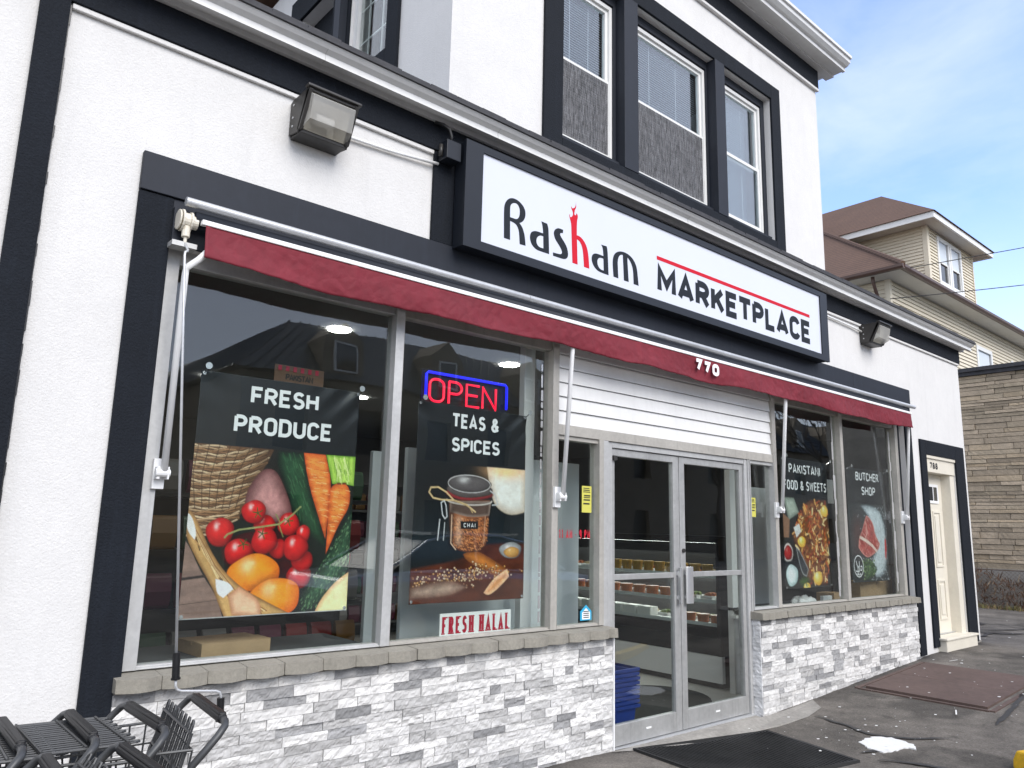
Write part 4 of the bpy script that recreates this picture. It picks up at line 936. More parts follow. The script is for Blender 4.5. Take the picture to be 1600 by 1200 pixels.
A.poly([(.457,.392),(.611,.39),(.641,.515),(.694,.664),(.778,.85),(.783,.925),(.653,.839),(.564,.73),(.537,.645),(.496,.549),(.45,.465)], srgb(40, 84, 52), srgb(10, 28, 18), .05, g1)
A.poly([(.29,.749),(.288,.632),(.341,.533),(.394,.49),(.453,.502),(.498,.573),(.546,.669),(.564,.73),(.476,.80),(.362,.80)], srgb(196, 140, 136), srgb(104, 58, 58), .07, .8+.4*A.noise(50, 6))
A.poly([(.748,.392),(.941,.389),(.946,.563),(.871,.553),(.799,.557)], srgb(168, 204, 84), srgb(110, 160, 50), .02, .75+.5*A.noise(70, 2, 4))
ri = 1+.12*np.sin(A.V*120+8*A.noise(14, 9))
A.poly([(.608,.391),(.744,.393),(.79,.532),(.792,.66),(.778,.87),(.712,.713),(.661,.59),(.624,.466)], srgb(246, 136, 62), srgb(196, 76, 30), .03, ri)
A.poly([(.78,.597),(.813,.556),(.87,.544),(.917,.577),(.924,.681),(.859,.786),(.822,.875),(.788,.955),(.787,.787)], srgb(248, 140, 62), srgb(200, 78, 28), .035, ri)
A.line([(.835,.553),(.885,.55)], .012, srgb(120, 60, 30))
A.poly([(.96,.654),(.96,1.052),(.766,1.244),(.652,1.275),(.639,1.178),(.724,1.06),(.824,.9),(.887,.785)], srgb(56, 96, 66), srgb(16, 38, 26), .07, .6+.8*A.noise(110, 12))
A.flecks([(.96,.654),(.96,1.052),(.766,1.244),(.652,1.275),(.639,1.178),(.724,1.06),(.824,.9),(.887,.785)], 900, ((120,156,110),(84,124,84),(30,58,38)), .006, .004, 2.0)
A.flecks([(.457,.392),(.611,.39),(.641,.515),(.694,.664),(.778,.85),(.653,.839),(.564,.73),(.537,.645),(.496,.549)], 420, ((72,118,78),(30,66,42),(52,96,60)), .02, .004, 1.15)
A.flecks([(.748,.392),(.941,.389),(.946,.563),(.871,.553),(.799,.557)], 160, ((200,224,120),(130,172,60),(222,236,160)), .035, .004, 1.3)
A.flecks([(.608,.391),(.744,.393),(.79,.532),(.792,.66),(.778,.87),(.712,.713),(.661,.59),(.624,.466)], 150, ((255,186,120),(206,96,40)), .014, .003, .1)
A.flecks([(.78,.597),(.813,.556),(.87,.544),(.917,.577),(.924,.681),(.859,.786),(.822,.875),(.788,.955),(.787,.787)], 130, ((255,190,124),(210,98,42)), .014, .003, .1)
A.poly([(.734,1.285),(.77,1.208),(.853,1.113),(.95,1.052),(.97,1.29)], srgb(240, 226, 170), srgb(224, 170, 120), .03)
A.poly([(-.02,.869),(.017,.90),(.092,1.046),(.182,1.16),(.228,1.284),(-.02,1.29)], srgb(150, 122, 110), None, 1, .7+.5*A.noise(5, 3, 40))
A.line([(-.02,1.075),(.12,1.06)], .014, srgb(52, 40, 36)); A.line([(-.02,1.20),(.2,1.18)], .003, srgb(90, 70, 62))
A.poly([(.18,.90),(.3,.83),(.6,.83),(.70,.98),(.66,1.12),(.5,1.14),(.3,1.06),(.2,1.0)], srgb(70, 14, 14))
for t_ in ((.495,.925,.052,.053),(.631,1.076,.074,.066),(.408,.794,.063,.05),(.344,.73,.068,.063),(.549,.792,.064,.063),(.64,.845,.041,.052),(.645,.992,.065,.058),(.17,.839,.073,.075),(.279,.942,.079,.069),(.415,.883,.074,.073),(.599,.919,.074,.072)):
    A.shade(t_[0]+.01, t_[1]+.014, t_[2], t_[3]); A.ball(*t_, srgb(226, 34, 34), srgb(112, 8, 14))
for cx_, cy_ in ((.40,.845),(.30,.90),(.545,.775),(.365,.735)):
    for k in range(5): a_ = k*1.26+cx_*9; A.line([(cx_, cy_), (cx_+.028*math.cos(a_), cy_+.028*math.sin(a_))], .006, srgb(66, 98, 44))
A.line([(.196,.867),(.21,.85),(.269,.826),(.39,.809),(.49,.793),(.565,.742),(.612,.694)], .009, srgb(158, 160, 104)); A.line([(.49,.793),(.52,.86)], .006, srgb(140, 150, 90)); A.line([(.47,.74),(.5,.79)], .006, srgb(140, 150, 90))
A.shade(.374, 1.062, .15, .105); A.ball(.503, 1.179, .144, .100, srgb(252, 150, 34), srgb(214, 92, 14), (1, .72, .35), .34, .22); A.ball(.374, 1.052, .145, .098, srgb(252, 152, 34), srgb(216, 96, 16), (1, .74, .4), .34, .22); A.shade(.503, 1.180, .150, .106); A.ball(.503, 1.182, .144, .102, srgb(252, 150, 34), srgb(214, 92, 14), (1, .72, .35), .34, .22)
rim = [(0,.724),(.036,.756),(.154,.98),(.295,1.119),(.462,1.206),(.60,1.275),(.239,1.285),(.191,1.194),(.155,1.115),(.063,.979),(-.01,.846)]
A.poly(rim, srgb(208, 164, 104), srgb(150, 104, 60), .02, .75+.5*A.noise(16, 5, 16))
for k in range(6): A.line([(.0+k*.008, .76+k*.012), (.10+k*.012, .95+k*.012), (.22+k*.012, 1.11+k*.006), (.40+k*.012, 1.25)], .006, srgb(*[(236,204,150),(160,110,66)][k % 2]))
A.flecks(rim, 260, ((240,212,160),(132,88,50),(198,150,96),(96,62,36)), .035, .006, .95)
A.poly([(-.01,.74),(.02,.76),(.05,.84),(.045,.88),(0,.83)], srgb(232, 228, 224)); A.poly([(.169,1.076),(.24,1.095),(.267,1.13),(.218,1.173),(.181,1.149)], srgb(236, 232, 234))
A.poly([(.24,1.162),(.295,1.119),(.423,1.193),(.43,1.285),(.27,1.262)], srgb(232, 186, 152), srgb(196, 134, 96), .03, .85+.3*A.noise(8, 2, 20), 3)
A.C[A.V > 1.268] = .5
banner(A, 1.337, 4.05, 2.352, 1, [('FRESH', .475, .149, .099, .40), ('PRODUCE', .482, .315, .101, .575)], 'banner reading fresh produce with printed tomatoes, oranges and carrots in the left window', .20)
# teas and spices
A = Art(.935, 1.27, .0040); A.C[:] = srgb(18, 22, 24)
A.put(np.clip((A.V-.62)/.3, 0, 1)*np.clip(1-(A.V-.9)/.2, 0, 1)*.5, np.ones_like(A.C)*srgb(44, 58, 66))
A.poly([(.586,.388),(.945,.388),(.945,.683),(.80,.715),(.67,.66),(.624,.563)], srgb(226, 222, 214), srgb(196, 178, 158), .06, None, 3)
A.put(np.exp(-((A.U-.76)/.16)**2-((A.V-.41)/.05)**2)*np.clip((A.V-.388)/A.aa, 0, 1), np.ones_like(A.C)*srgb(255, 196, 140))
A.poly([(.0,1.06),(.438,1.0),(.55,.9),(.95,.9),(.95,1.28),(0,1.28)], srgb(98, 46, 26), None, 1, .35+1.1*A.noise(6, 8, 14), 6)
A.poly([(.40,.97),(.50,.93),(.80,1.08),(.74,1.14),(.436,1.02)], srgb(196, 118, 50), srgb(130, 70, 30), .04, .8+.4*A.noise(12, 3))
for k in range(260):
    q = A.rs; u, v = (q.normal(.58, .12), q.normal(1.08, .025)) if k < 120 else (q.uniform(.02, .5), q.normal(1.13, .03))
    A.ball(u, v, .008, .007, srgb(*[(214,160,86),(150,92,50),(226,196,160)][k % 3]), srgb(90, 50, 26))
A.poly([(.58,1.22),(.66,1.13),(.78,1.07),(.80,1.12),(.70,1.20),(.62,1.24)], srgb(214, 146, 90), srgb(240, 190, 150), .03, .7+.6*A.noise(60, 5), 2)
A.poly([(.0,1.17),(.3,1.12),(.45,1.18),(.3,1.24),(0,1.24)], srgb(190, 160, 140), srgb(110, 70, 56), .05, .6+.8*A.noise(24, 7), 6)
A.ball(.81, .945, .10, .055, srgb(182, 182, 182), srgb(96, 96, 98)); A.ball(.82, .958, .07, .036, srgb(214, 162, 88), srgb(160, 106, 44), (.9, .7, .4))
A.poly([(.275,.62),(.62,.61),(.612,.70),(.604,.899),(.534,.958),(.39,.958),(.31,.92),(.28,.79)], srgb(160, 92, 52), srgb(96, 56, 40), .05, .7+.6*A.noise(9, 4))
A.poly([(.28,.63),(.63,.62),(.615,.715),(.45,.735),(.285,.70)], srgb(96, 74, 64), srgb(150, 130, 118), .02)
A.flecks([(.29,.73),(.61,.73),(.60,.9),(.53,.95),(.39,.95),(.31,.91)], 900, ((196,118,66),(120,66,38),(86,46,30),(216,146,92)), .005, .005, .6)
A.put(np.exp(-((A.U-.36)/.03)**2)*np.clip((A.V-.71)*30, 0, 1)*np.clip((.93-A.V)*30, 0, 1)*.35, np.ones_like(A.C)*srgb(236, 200, 170))
A.put(np.exp(-((A.U-.30)/.025)**2)*np.clip((A.V-.66)*30, 0, 1)*np.clip((.95-A.V)*30, 0, 1)*.6, np.ones_like(A.C)*srgb(30, 18, 14))
A.line([(.30,.72),(.30,.9),(.34,.94)], .008, srgb(210, 178, 150)); A.line([(.58,.72),(.57,.9)], .006, srgb(196, 150, 120))
A.ball(.44, .575, .20, .045, srgb(178, 56, 58), srgb(110, 30, 34)); A.ball(.445, .552, .195, .05, srgb(120, 108, 104), srgb(66, 58, 56), (.7, .68, .66))
A.ball(.44, .512, .182, .062, srgb(108, 100, 100), srgb(64, 58, 58), (.85, .82, .8), .3)
A.line(arc(.44, .512, .180, .058, 0, 360, 24), .006, srgb(196, 190, 188)); A.line(arc(.445, .62, .19, .03, 0, 180, 16), .010, srgb(190, 180, 172))
A.line([(.311,.624),(.25,.575),(.182,.545),(.125,.55),(.112,.58),(.145,.615),(.22,.625),(.311,.624),(.421,.651),(.494,.695)], .011, srgb(212, 182, 132)); A.line([(.31,.625),(.44,.66),(.47,.70)], .008, srgb(190, 160, 112))
A.line([(.21,.643),(.235,.63),(.25,.66),(.262,.73),(.245,.745),(.225,.72),(.21,.643)], .008, srgb(206, 206, 208)); A.line([(.205,.75),(.195,.88)], .008, srgb(206, 206, 208)); A.line([(.245,.77),(.24,.88)], .006, srgb(206, 206, 208))
A.line([(.62,.55),(.66,.57),(.69,.64),(.64,.645)], .009, srgb(190, 190, 192))
A.poly([(.372,.758),(.52,.756),(.522,.806),(.374,.808)], srgb(22, 22, 24)); A.C[A.V < .385] = BLK
A.C[(A.V > .3) & (A.V < .385) & (A.U < .585)] = BLK
def chai(t_, f):
    wd_ = text_width('CHAI', .028, 1, .5); text(t_, 'CHAI', .028, .17, lambda p, l: f((.447-wd_/2+p[0], .797-p[1]), l), 1, .5)
banner(A, 2.705, 4.05, 2.36, 2, [('TEAS &', .48, .148, .098, .41), ('SPICES', .485, .306, .094, .42)], 'banner reading teas and spices with a printed clip top jar under the open sign', .20, extra=chai)
# food and sweets
A = Art(.94, 1.30, .0075); A.C[:] = BLK; rs = A.rs
A.put(np.clip((A.V-.395)/A.aa, 0, 1), np.ones_like(A.C)*srgb(40, 42, 42))
A.poly([(.02,.40),(.22,.40),(.31,.55),(.10,.63)], srgb(176, 186, 172), srgb(120, 130, 118), .05)
A.poly([(.0,.56),(.12,.62),(.10,.80),(.0,.80)], srgb(150, 110, 84))
food = [(.312,.551),(.50,.40),(.9,.40),(.92,.573),(.94,.763),(.911,1.029),(.85,1.288),(.464,1.276),(.34,1.10),(.149,.771)]
A.poly(food, srgb(132, 82, 46), srgb(76, 44, 30), .06, .5+1.0*A.noise(14, 2))
fm = A.pm(food)
for k in range(420):
    u, v = rs.uniform(.15, .93), rs.uniform(.41, 1.28); i, j = int(v/1.3*A.ny), int(u/.94*A.nx)
    if fm[min(i, A.ny), min(j, A.nx)] < .01: continue
    c = [(196,92,44),(150,58,32),(226,168,92),(104,50,34),(236,206,150),(172,110,62)][rs.randint(6)]
    a_ = rs.uniform(0, 3.1); l_ = rs.uniform(.012, .04); A.line([(u-l_*math.cos(a_), v-l_*math.sin(a_)), (u+l_*math.cos(a_), v+l_*math.sin(a_))], rs.uniform(.012, .026), srgb(*c))
A.poly([(.19,.70),(.30,.66),(.33,.74),(.24,.80)], srgb(220, 220, 216))
for u, v, r1, r2 in ((.34,.842,.08,.055),(.65,1.21,.095,.07),(.85,.52,.08,.062),(.42,1.29,.07,.04)): A.ball(u, v, r1, r2, srgb(242, 206, 96), srgb(214, 150, 40), (1, .95, .7), .4)
A.ball(.07, .95, .095, .09, srgb(226, 216, 210), srgb(170, 160, 154)); A.ball(.07, .95, .075, .072, srgb(186, 30, 26), srgb(120, 14, 14), (.8, .3, .25))
A.ball(.13, 1.17, .115, .105, srgb(226, 238, 236), srgb(160, 186, 186)); A.ball(.13, 1.17, .08, .075, srgb(236, 244, 242), srgb(206, 222, 220))
A.poly([(.22,.89),(.30,.93),(.46,1.12),(.42,1.19),(.33,1.17),(.26,1.02)], srgb(70, 72, 74), srgb(170, 172, 172), .02)
for k in range(30): a_ = rs.uniform(0, 6.3); A.line([(.38, 1.24), (.38+.11*math.cos(a_), 1.24+.05*math.sin(a_))], .006, srgb(70, 104, 50))
A.C[A.V < .392] = BLK
banner(A, 7.11, 4.05, 2.33, 3, [('PAKISTANI', .468, .152, .098, .65), ('FOOD & SWEETS', .472, .320, .098, .885)], 'banner reading Pakistani food and sweets with a printed platter of grilled food', .165)
# butcher shop
A = Art(.94, 1.27, .0075); A.C[:] = BLK; rs = A.rs
A.put(np.clip((A.V-.395)/A.aa, 0, 1), np.ones_like(A.C)*srgb(52, 58, 60))
A.put(np.exp(-((A.U-.2)/.12)**2-((A.V-.75)/.2)**2)*.6, np.ones_like(A.C)*srgb(110, 60, 52))
salt = [(.30,.42),(.46,.40),(.759,.446),(.87,.60),(.91,.739),(.907,1.076),(.78,1.22),(.596,1.234),(.50,1.05),(.66,.90),(.60,.70),(.462,.538)]
A.poly(salt, srgb(206, 216, 220), srgb(120, 132, 138), .05, .7+.45*A.noise(40, 3), 5)
for k in range(600):
    u, v = rs.normal(.70, .16), rs.normal(.80, .28)
    if v > .41: A.ball(u, v, .006, .006, srgb(232, 238, 240), srgb(170, 180, 184))
A.poly([(.417,.529),(.48,.54),(.591,.618),(.62,.742),(.738,.845),(.71,.90),(.639,.939),(.52,.98),(.397,1.008),(.26,.95),(.188,.887),(.226,.767),(.302,.705)], srgb(182, 66, 58), srgb(226, 150, 136), .025, .7+.55*A.noise(12, 6))
mt_ = [(.417,.529),(.48,.54),(.591,.618),(.62,.742),(.738,.845),(.71,.90),(.639,.939),(.52,.98),(.397,1.008),(.26,.95),(.188,.887),(.226,.767),(.302,.705)]
A.flecks(mt_, 260, ((222,140,128),(140,36,34),(236,176,160),(160,48,44)), .02, .006, 1.0)
A.line([(.247,.776),(.34,.80),(.422,.826),(.54,.87),(.64,.928)], .035, srgb(240, 206, 190)); A.line([(.40,.60),(.43,.72),(.36,.80)], .012, srgb(232, 180, 166)); A.line([(.5,.66),(.55,.80)], .01, srgb(140, 36, 34))
for k in range(260):
    u, v = rs.normal(.44, .07), rs.normal(1.13, .05); A.ball(u, v, .018, .013, srgb(*[(86,128,66),(58,96,48),(150,180,112),(44,74,40)][k % 4]), srgb(36, 60, 30), (.5, .6, .4))
A.poly([(.865,.79),(.90,.79),(.915,.90),(.885,1.03),(.855,1.0)], srgb(196, 40, 36)); A.C[A.V < .392] = BLK
def halal(t_, f):
    ribbon(t_, arc(.161, 1.095, .115, .115, 0, 360, 40), .012, f, 0)
    ribbon(t_, [(.10,1.035),(.115,1.075),(.135,1.10),(.135,1.14),(.12,1.152),(.085,1.145)], .014, f, 1)
    ribbon(t_, [(.175,1.04),(.178,1.11),(.165,1.15),(.14,1.155),(.135,1.125),(.155,1.09)], .014, f, 2)
    ribbon(t_, [(.205,1.10),(.23,1.095),(.24,1.115),(.225,1.14),(.20,1.14),(.20,1.12)], .013, f, 3)
    wd_ = text_width('HALAL', .03, 1, .2); text(t_, 'HALAL', .03, .24, lambda p, l: f((.161-wd_/2+p[0], 1.195-p[1]), l+4), 1, .2)
banner(A, 8.515, 4.05, 2.32, 5, [('BUTCHER', .505, .133, .098, .58), ('SHOP', .51, .298, .100, .345)], 'banner reading butcher shop with printed raw meat in the rightmost window', .175, extra=halal)

# neon open sign
op = empty('open_sign', (3.11, 4.06, 2.37), 'lit neon sign reading open in red tubes inside a blue frame', 'neon sign')
B1(2.745, 3.475, 4.085, 4.092, 2.36, 2.58).build('backing_panel', M['dark_case'], op)
MB().tube([(2.765,4.06,2.385),(2.765,4.06,2.545),(2.78,4.06,2.56),(3.44,4.06,2.56),(3.455,4.06,2.545),(3.455,4.06,2.385)], .0095, 8).build('blue_tube', M['neon_blue'], op, smooth=True)
rt_ = MB(); x = 2.795
for ch in 'OPEN':
    wd, stn = G[ch]
    for pl in stn:
        P_ = [(x+p[0]*.14*1.40, 4.06, 2.37+p[1]*.148) for p in pl]; Q = [P_[0]]
        for p in P_[1:]:
            if (Vector(p)-Vector(Q[-1])).length > 1e-4: Q.append(p)
        cl_ = (Vector(Q[0])-Vector(Q[-1])).length < 1e-4
        rt_.tube(Q[:-1] if cl_ else Q, .0085, 8, closed=cl_)
    x += wd*.14*1.40+.042
rt_.build('red_tubes', M['neon_red'], op)
# fresh halal card
fh = B1(2.905, 3.49, 4.0, 4.006, .883, 1.03).build('halal_sign', M['paper'], loc=(3.2, 4, .88)); tag(fh, 'white card with dark red serif letters standing at the bottom of the second window', 'sign')
t = MB(); fit_text(t, 'FRESH HALAL', .105, .17, .55, 3.1975, 3.9985, .905, .33, True); t.build('lettering', M['crimson'], fh, recalc=False)
hl = MB(); fit_text(hl, '11 AM - 9 PM', .066, .15, .325, 4.078, 3.984, 1.498, .30)
o = hl.build('hours_lettering', M['red_vinyl'], recalc=False, loc=(4.07, 3.98, 1.5)); tag(o, 'red serif lettering giving opening hours on the glass left of the entrance', 'lettering')
def notice(x0, x1, z0, z1, label):
    o = B1(x0, x1, 3.9815, 3.984, z0, z1).build('yellow_notice', M['yellow_paper'], loc=(x0, 3.98, z0)); tag(o, label, 'notice', 'yellow notices stuck on the glass')
    l = MB(); w_ = x1-x0; h_ = z1-z0; r = random.Random(8)
    for k, (t_, th) in enumerate(((.93,.03),(.86,.035),(.79,.03),(.66,.05),(.58,.03),(.5,.05),(.36,.055))): l.box(x0+w_*.12+r.uniform(0, .01), x1-w_*.12-r.uniform(0, .012), 3.980, 3.9812, z0+h_*(t_-th), z0+h_*t_)
    l.build('print', M['dark_letter'], o)
notice(4.15, 4.252, 1.69, 1.886, 'yellow notice with black print on the glass left of the entrance doors')
notice(6.43, 6.505, 1.715, 1.893, 'yellow notice with black print on the glass right of the entrance doors')
hs = MB().prism([(4.14,.917),(4.257,.917),(4.257,.98),(4.199,1.025),(4.14,.98)], 3.9815, 3.984, lambda p, a: (p[0], a, p[1])).build('house_sticker', M['cyan'], loc=(4.2, 3.98, .91)); tag(hs, 'small cyan house shaped sticker low on the glass left of the entrance', 'sticker')
MB().prism([(4.158,.925),(4.240,.925),(4.240,.972),(4.199,1.004),(4.158,.972)], 3.980, 3.9812, lambda p, a: (p[0], a, p[1])).build('white_house', M['white_letter'], hs)
l = MB()
for k in range(4): l.box(4.17, 4.228, 3.9788, 3.9797, .935+k*.014, .941+k*.014)
l.build('print', M['dark_letter'], hs)
# ------------------------------------------------------------------ shopping carts (handle at x = 0, cart front towards -x)
def make_cart():
    e = empty('shopping_cart', (0, 0, 0), 'cart', 'shopping cart', 'small dark shopping carts parked below the left window')
    hw = .205
    fr = MB()
    for s_ in (-1, 1):
        fr.tube([(0,s_*.15,1.02),(0,s_*.175,1.02),(-.006,s_*.197,1.012),(-.025,s_*.207,.99),(-.055,s_*.208,.955),(-.085,s_*.205,.92),(-.105,s_*.20,.87),(-.118,s_*.198,.80),(-.16,s_*.195,.14),(-.18,s_*.19,.115),(-.58,s_*.16,.115)], .0105, 10)
        fr.tube([(-.02,s_*.19,.115),(-.18,s_*.19,.115)], .011, 8)
    fr.tube([(-.58,-.16,.115),(-.58,.16,.115)], .011, 8); fr.tube([(-.02,-.19,.115),(-.02,.19,.115)], .011, 8)
    fr.build('frame', M['cart'], e, smooth=True)
    g_ = MB(); g_.tube([(0,-.15,1.02),(0,.15,1.02)], .0145, 12); g_.box(-.010,.011,-.148,.148,1.026,1.0375); g_.build('handle_grip', M['grip'], e, bevel=.004)
    def basket(name, xa, xb, zt, zb, wa, wb, nside, nfl):
        k = MB(); wr = .0029
        top = [(xa,-wa,zt),(xb,-wb,zt),(xb,wb,zt),(xa,wa,zt)]
        k.tube(top, .0045, 6, closed=True)
        xa2, xb2, wa2, wb2 = xa-.02, xb+.05, wa-.02, wb-.02
        k.tube([(xa2,-wa2,zb),(xb2,-wb2,zb),(xb2,wb2,zb),(xa2,wa2,zb)], .0035, 6, closed=True)
        for i in range(nside+1):
            t_ = i/nside
            for s_ in (-1, 1): k.tube([(xa+(xb-xa)*t_, s_*(wa+(wb-wa)*t_), zt), (xa2+(xb2-xa2)*t_, s_*(wa2+(wb2-wa2)*t_), zb)], wr, 5)
        for i in range(nfl+1):
            t_ = -1+2*i/nfl
            k.tube([(xa2, wa2*t_, zb), (xb2, wb2*t_, zb), (xb, wb*t_, zt)], wr, 5)
        for f_ in (.33, .66):
            z = zt+(zb-zt)*f_; q = lambda a, c: a+(c-a)*f_
            k.tube([(q(xa,xa2),-q(wa,wa2),z),(q(xb,xb2),-q(wb,wb2),z),(q(xb,xb2),q(wb,wb2),z),(q(xa,xa2),q(wa,wa2),z)], .003, 5)
        k.build(name, M['cart'], e)
    basket('upper_basket', -.085, -.50, .955, .77, .185, .15, 9, 7)
    basket('lower_basket', -.13, -.58, .56, .33, .18, .15, 10, 8)
    # rear flap hinged on the top of the basket; it hangs below its origin
    fl = MB()
    for i in range(8):
        y = -.147+.042*i
        fl.tube([(.0, y-.010, 0), (0, y-.010, .018), (.0, y-.005, .03), (0, y+.005, .03), (0, y+.010, .018), (0, y+.010, 0)], .003, 6)
        for d in (-.010, .010): fl.tube([(0, y+d, 0), (-.0, y+d, -.20)], .0031, 5)
    for z in (0, -.10, -.20): fl.tube([(-.004,-.165,z),(-.004,.165,z)], .0038, 6)
    fl.tube([(0,-.168,.0),(0,-.168,-.2),(0,.168,-.2),(0,.168,.0)], .004, 6)
    f_ = fl.build('rear_flap', M['cart'], None); f_.parent = e; f_.location = (-.085, 0, .995)
    for x, y in ((-.04,-.19),(-.04,.19),(-.56,-.155),(-.56,.155)):
        w_ = MB().tube([(x, y-.013, .055), (x, y+.013, .055)], .052, 18).build('wheel', M['rubber'], e, bevel=.004)
        c_ = MB(); c_.box(x-.016, x+.016, y-.021, y-.015, .05, .112); c_.box(x-.016, x+.016, y+.015, y+.021, .05, .112); c_.box(x-.018, x+.018, y-.021, y+.021, .106, .112); c_.build('caster_fork', M['galv'], w_)
    return e
cart0 = make_cart()
spots = [(.915, 2.42, 0, 'shopping cart nearest the shop wall with its grid flap hanging down under the crank handle'),
         (.735, 2.42, 78, 'dark shopping cart second from the wall end in the back row, flap raised by nesting'),
         (.57, 2.41, 78, 'dark shopping cart third from the wall end in the back row, between two nested carts'),
         (.41, 2.42, 78, 'dark shopping cart cut by the left picture edge in the back row'),
         (.605, 1.975, 18, 'front row shopping cart nearest the wall corner, grip cut by the bottom edge'),
         (.435, 1.98, 78, 'dark shopping cart behind the first one in the front row, low in the left corner')]
for i, (x, y, fa, lb) in enumerate(spots):
    c = cart0 if i == 0 else copy_tree(cart0)
    c['label'] = lb; c.scale = (1, 1, .967); c.location = (x, y, .035); c.rotation_euler[2] = R((-5, 1, -1, 0, 2, -1)[i])
    for ch in c.children:
        if ch.name.startswith('rear_flap'): ch.rotation_euler = (0, R(fa+14), 0)

# ------------------------------------------------------------------ things inside the shop
def boxobj(name, x0, x1, y0, y1, z0, z1, m_, label, cat, rz=0, flaps=True, group=None):
    o = MB(); w_, d_, h_ = (x1-x0)/2, (y1-y0)/2, z1-z0
    o.box(-w_, w_, -d_, d_, 0, h_)
    if flaps: o.box(-w_-.002, w_+.002, -.025, .025, h_*.75, h_+.002); o.hexa([(-w_,-d_,h_+.0005),(w_,-d_,h_+.0005),(w_,-.003,h_+.0005),(-w_,-.003,h_+.0005),(-w_,-d_,h_+.003),(w_,-d_,h_+.003),(w_,-.003,h_+.006),(-w_,-.003,h_+.006)])
    ob = o.build(name, M[m_], bevel=.003); ob.location = ((x0+x1)/2, (y0+y1)/2, z0); ob.rotation_euler[2] = R(rz)
    return tag(ob, label, cat, group)
boxobj('cardboard_box', 1.48, 1.86, 4.12, 4.42, .879, .945, 'cardboard', 'flat brown cardboard box on the ledge under the fresh produce banner', 'box', 4)
boxobj('cardboard_box', 8.93, 9.27, 4.14, 4.40, .831, 1.04, 'cardboard', 'square brown cardboard box under the butcher banner', 'box', -6)
boxobj('cardboard_box', 8.36, 8.60, 4.2, 4.4, .831, .93, 'cardboard', 'small brown box on the ledge beside the white card, right of a mullion', 'box', 3)
bgm = MB(); bgm.hexa([(9.35,4.15,.831),(9.75,4.15,.831),(9.75,4.33,.831),(9.35,4.33,.831),(9.33,4.17,1.02),(9.78,4.16,1.05),(9.74,4.26,1.06),(9.36,4.27,1.03)])
tag(bgm.build('paper_bag', M['brown_paper'], loc=(9.5, 4.2, .83), bevel=.01), 'crumpled brown paper bag beside the cardboard box under the butcher banner', 'bag')
boxobj('white_card', 8.14, 8.33, 4.2, 4.24, .831, .91, 'paper', 'small white card standing on the ledge under the grilled food banner', 'card', 0, False)
clo = MB(); ic = bmesh.new(); bmesh.ops.create_icosphere(ic, subdivisions=4, radius=1)
clo.v = [(7.72+.2*v.co.x*(1+.3*nz3(v.co.x*2, v.co.y*2, 1)), 4.2+.09*v.co.y, .83+.045+.05*v.co.z*(1+.8*nz3(v.co.x*3, v.co.y*3, v.co.z*2))) for v in ic.verts]; clo.c = [(1,1,1)]*len(clo.v)
ic.verts.index_update(); clo.f = [[v.index for v in f.verts] for f in ic.faces]; ic.free()
tag(clo.build('white_cloth', M['cloth'], smooth=True, loc=(7.72, 4.2, .83)), 'bundled white cloth on the ledge below the grilled food banner', 'cloth')
boxobj('paper_sheet', 9.83, 10.08, 4.3, 4.31, .83, 1.2, 'paper', 'white printed sheet standing behind the last window post', 'paper', 0, False)
boxobj('white_carton', 9.05, 9.5, 4.7, 5.0, 1.95, 2.25, 'white_board', 'white carton seen above the butcher banner', 'carton', 0, False)
# pale panels close behind the glass
boxobj('shelf_back_panel', 2.86, 4.53, 4.38, 4.42, .10, 2.09, 'panel', 'large pale grey panel behind the teas banner and the sidelight', 'panel', 0, False)
boxobj('white_post', 3.725, 3.83, 4.17, 4.23, .016, 2.975, 'white_board', 'narrow white post standing behind the second window', 'post', 0, False)
boxobj('grey_upright', 2.68, 2.775, 4.53, 4.57, .016, 2.06, 'panel', 'grey shelf upright left of the first mullion, dark holes in it', 'shelf upright', 0, False)
boxobj('shelf_back_panel', 7.12, 7.86, 4.56, 4.60, .10, 2.05, 'panel', 'pale grey panel behind the sidelight right of the entrance', 'panel', 0, False)
M['dark_card'] = mat('dim_tan_card', (.17, .10, .065), .85)
gon = empty('gondola_shelf', (2.2, 5.6, .016), 'dark shelf unit with snack packets behind the first window', 'shelf')
gm = MB(); gm.box(1.3, 3.2, 5.8, 5.84, .016, 2.0)
for k in range(5): gm.box(1.3, 3.2, 5.4, 5.799, .2+k*.38, .23+k*.38)
gm.build('shelf_frame', M['dark_case'], gon)
r = random.Random(21); pk0 = None; n_ = 0
def packet(c):
    m_ = MB(); m_.cc = c; A_ = []
    for z, d in ((0,.002),(.02,.02),(.11,.038),(.2,.02),(.225,.002)): A_.append((z, d))
    for (z0, d0), (z1, d1) in zip(A_, A_[1:]): m_.hexa([(-.08,-d0,z0),(.08,-d0,z0),(.08,d0,z0),(-.08,d0,z0),(-.08,-d1,z1),(.08,-d1,z1),(.08,d1,z1),(-.08,d1,z1)])
    return m_.build('snack_packet', M['pack'])
protos = [packet(c) for c in ((.16,.012,.012),(.15,.07,.012),(.02,.06,.025),(.14,.13,.12),(.09,.01,.03))]; used = set()
names_ = ('red', 'orange', 'green', 'pale', 'maroon')
for k in range(1, 5):
    for i in range(9):
        q = (i//2+k*2) % 5; p = protos[q]; o = p if q not in used else p.copy()
        if q in used: col.objects.link(o)
        used.add(q); o.location = (1.45+i*.2, 5.45, .231+k*.38); tag(o, f'{names_[q]} snack packet on the dark shelf behind the first window', 'packet', f'{names_[q]} snack packets on the dark shelf')
bk_s = empty('wall_shelf', (5.6, 9.6, .016), 'dark stocked wall shelf far inside the shop behind the doors', 'shelf')
gm = MB(); gm.box(4.6, 6.75, 9.9, 9.94, .016, 2.3)
for k in range(6): gm.box(4.6, 6.75, 9.5, 9.899, .2+k*.38, .23+k*.38)
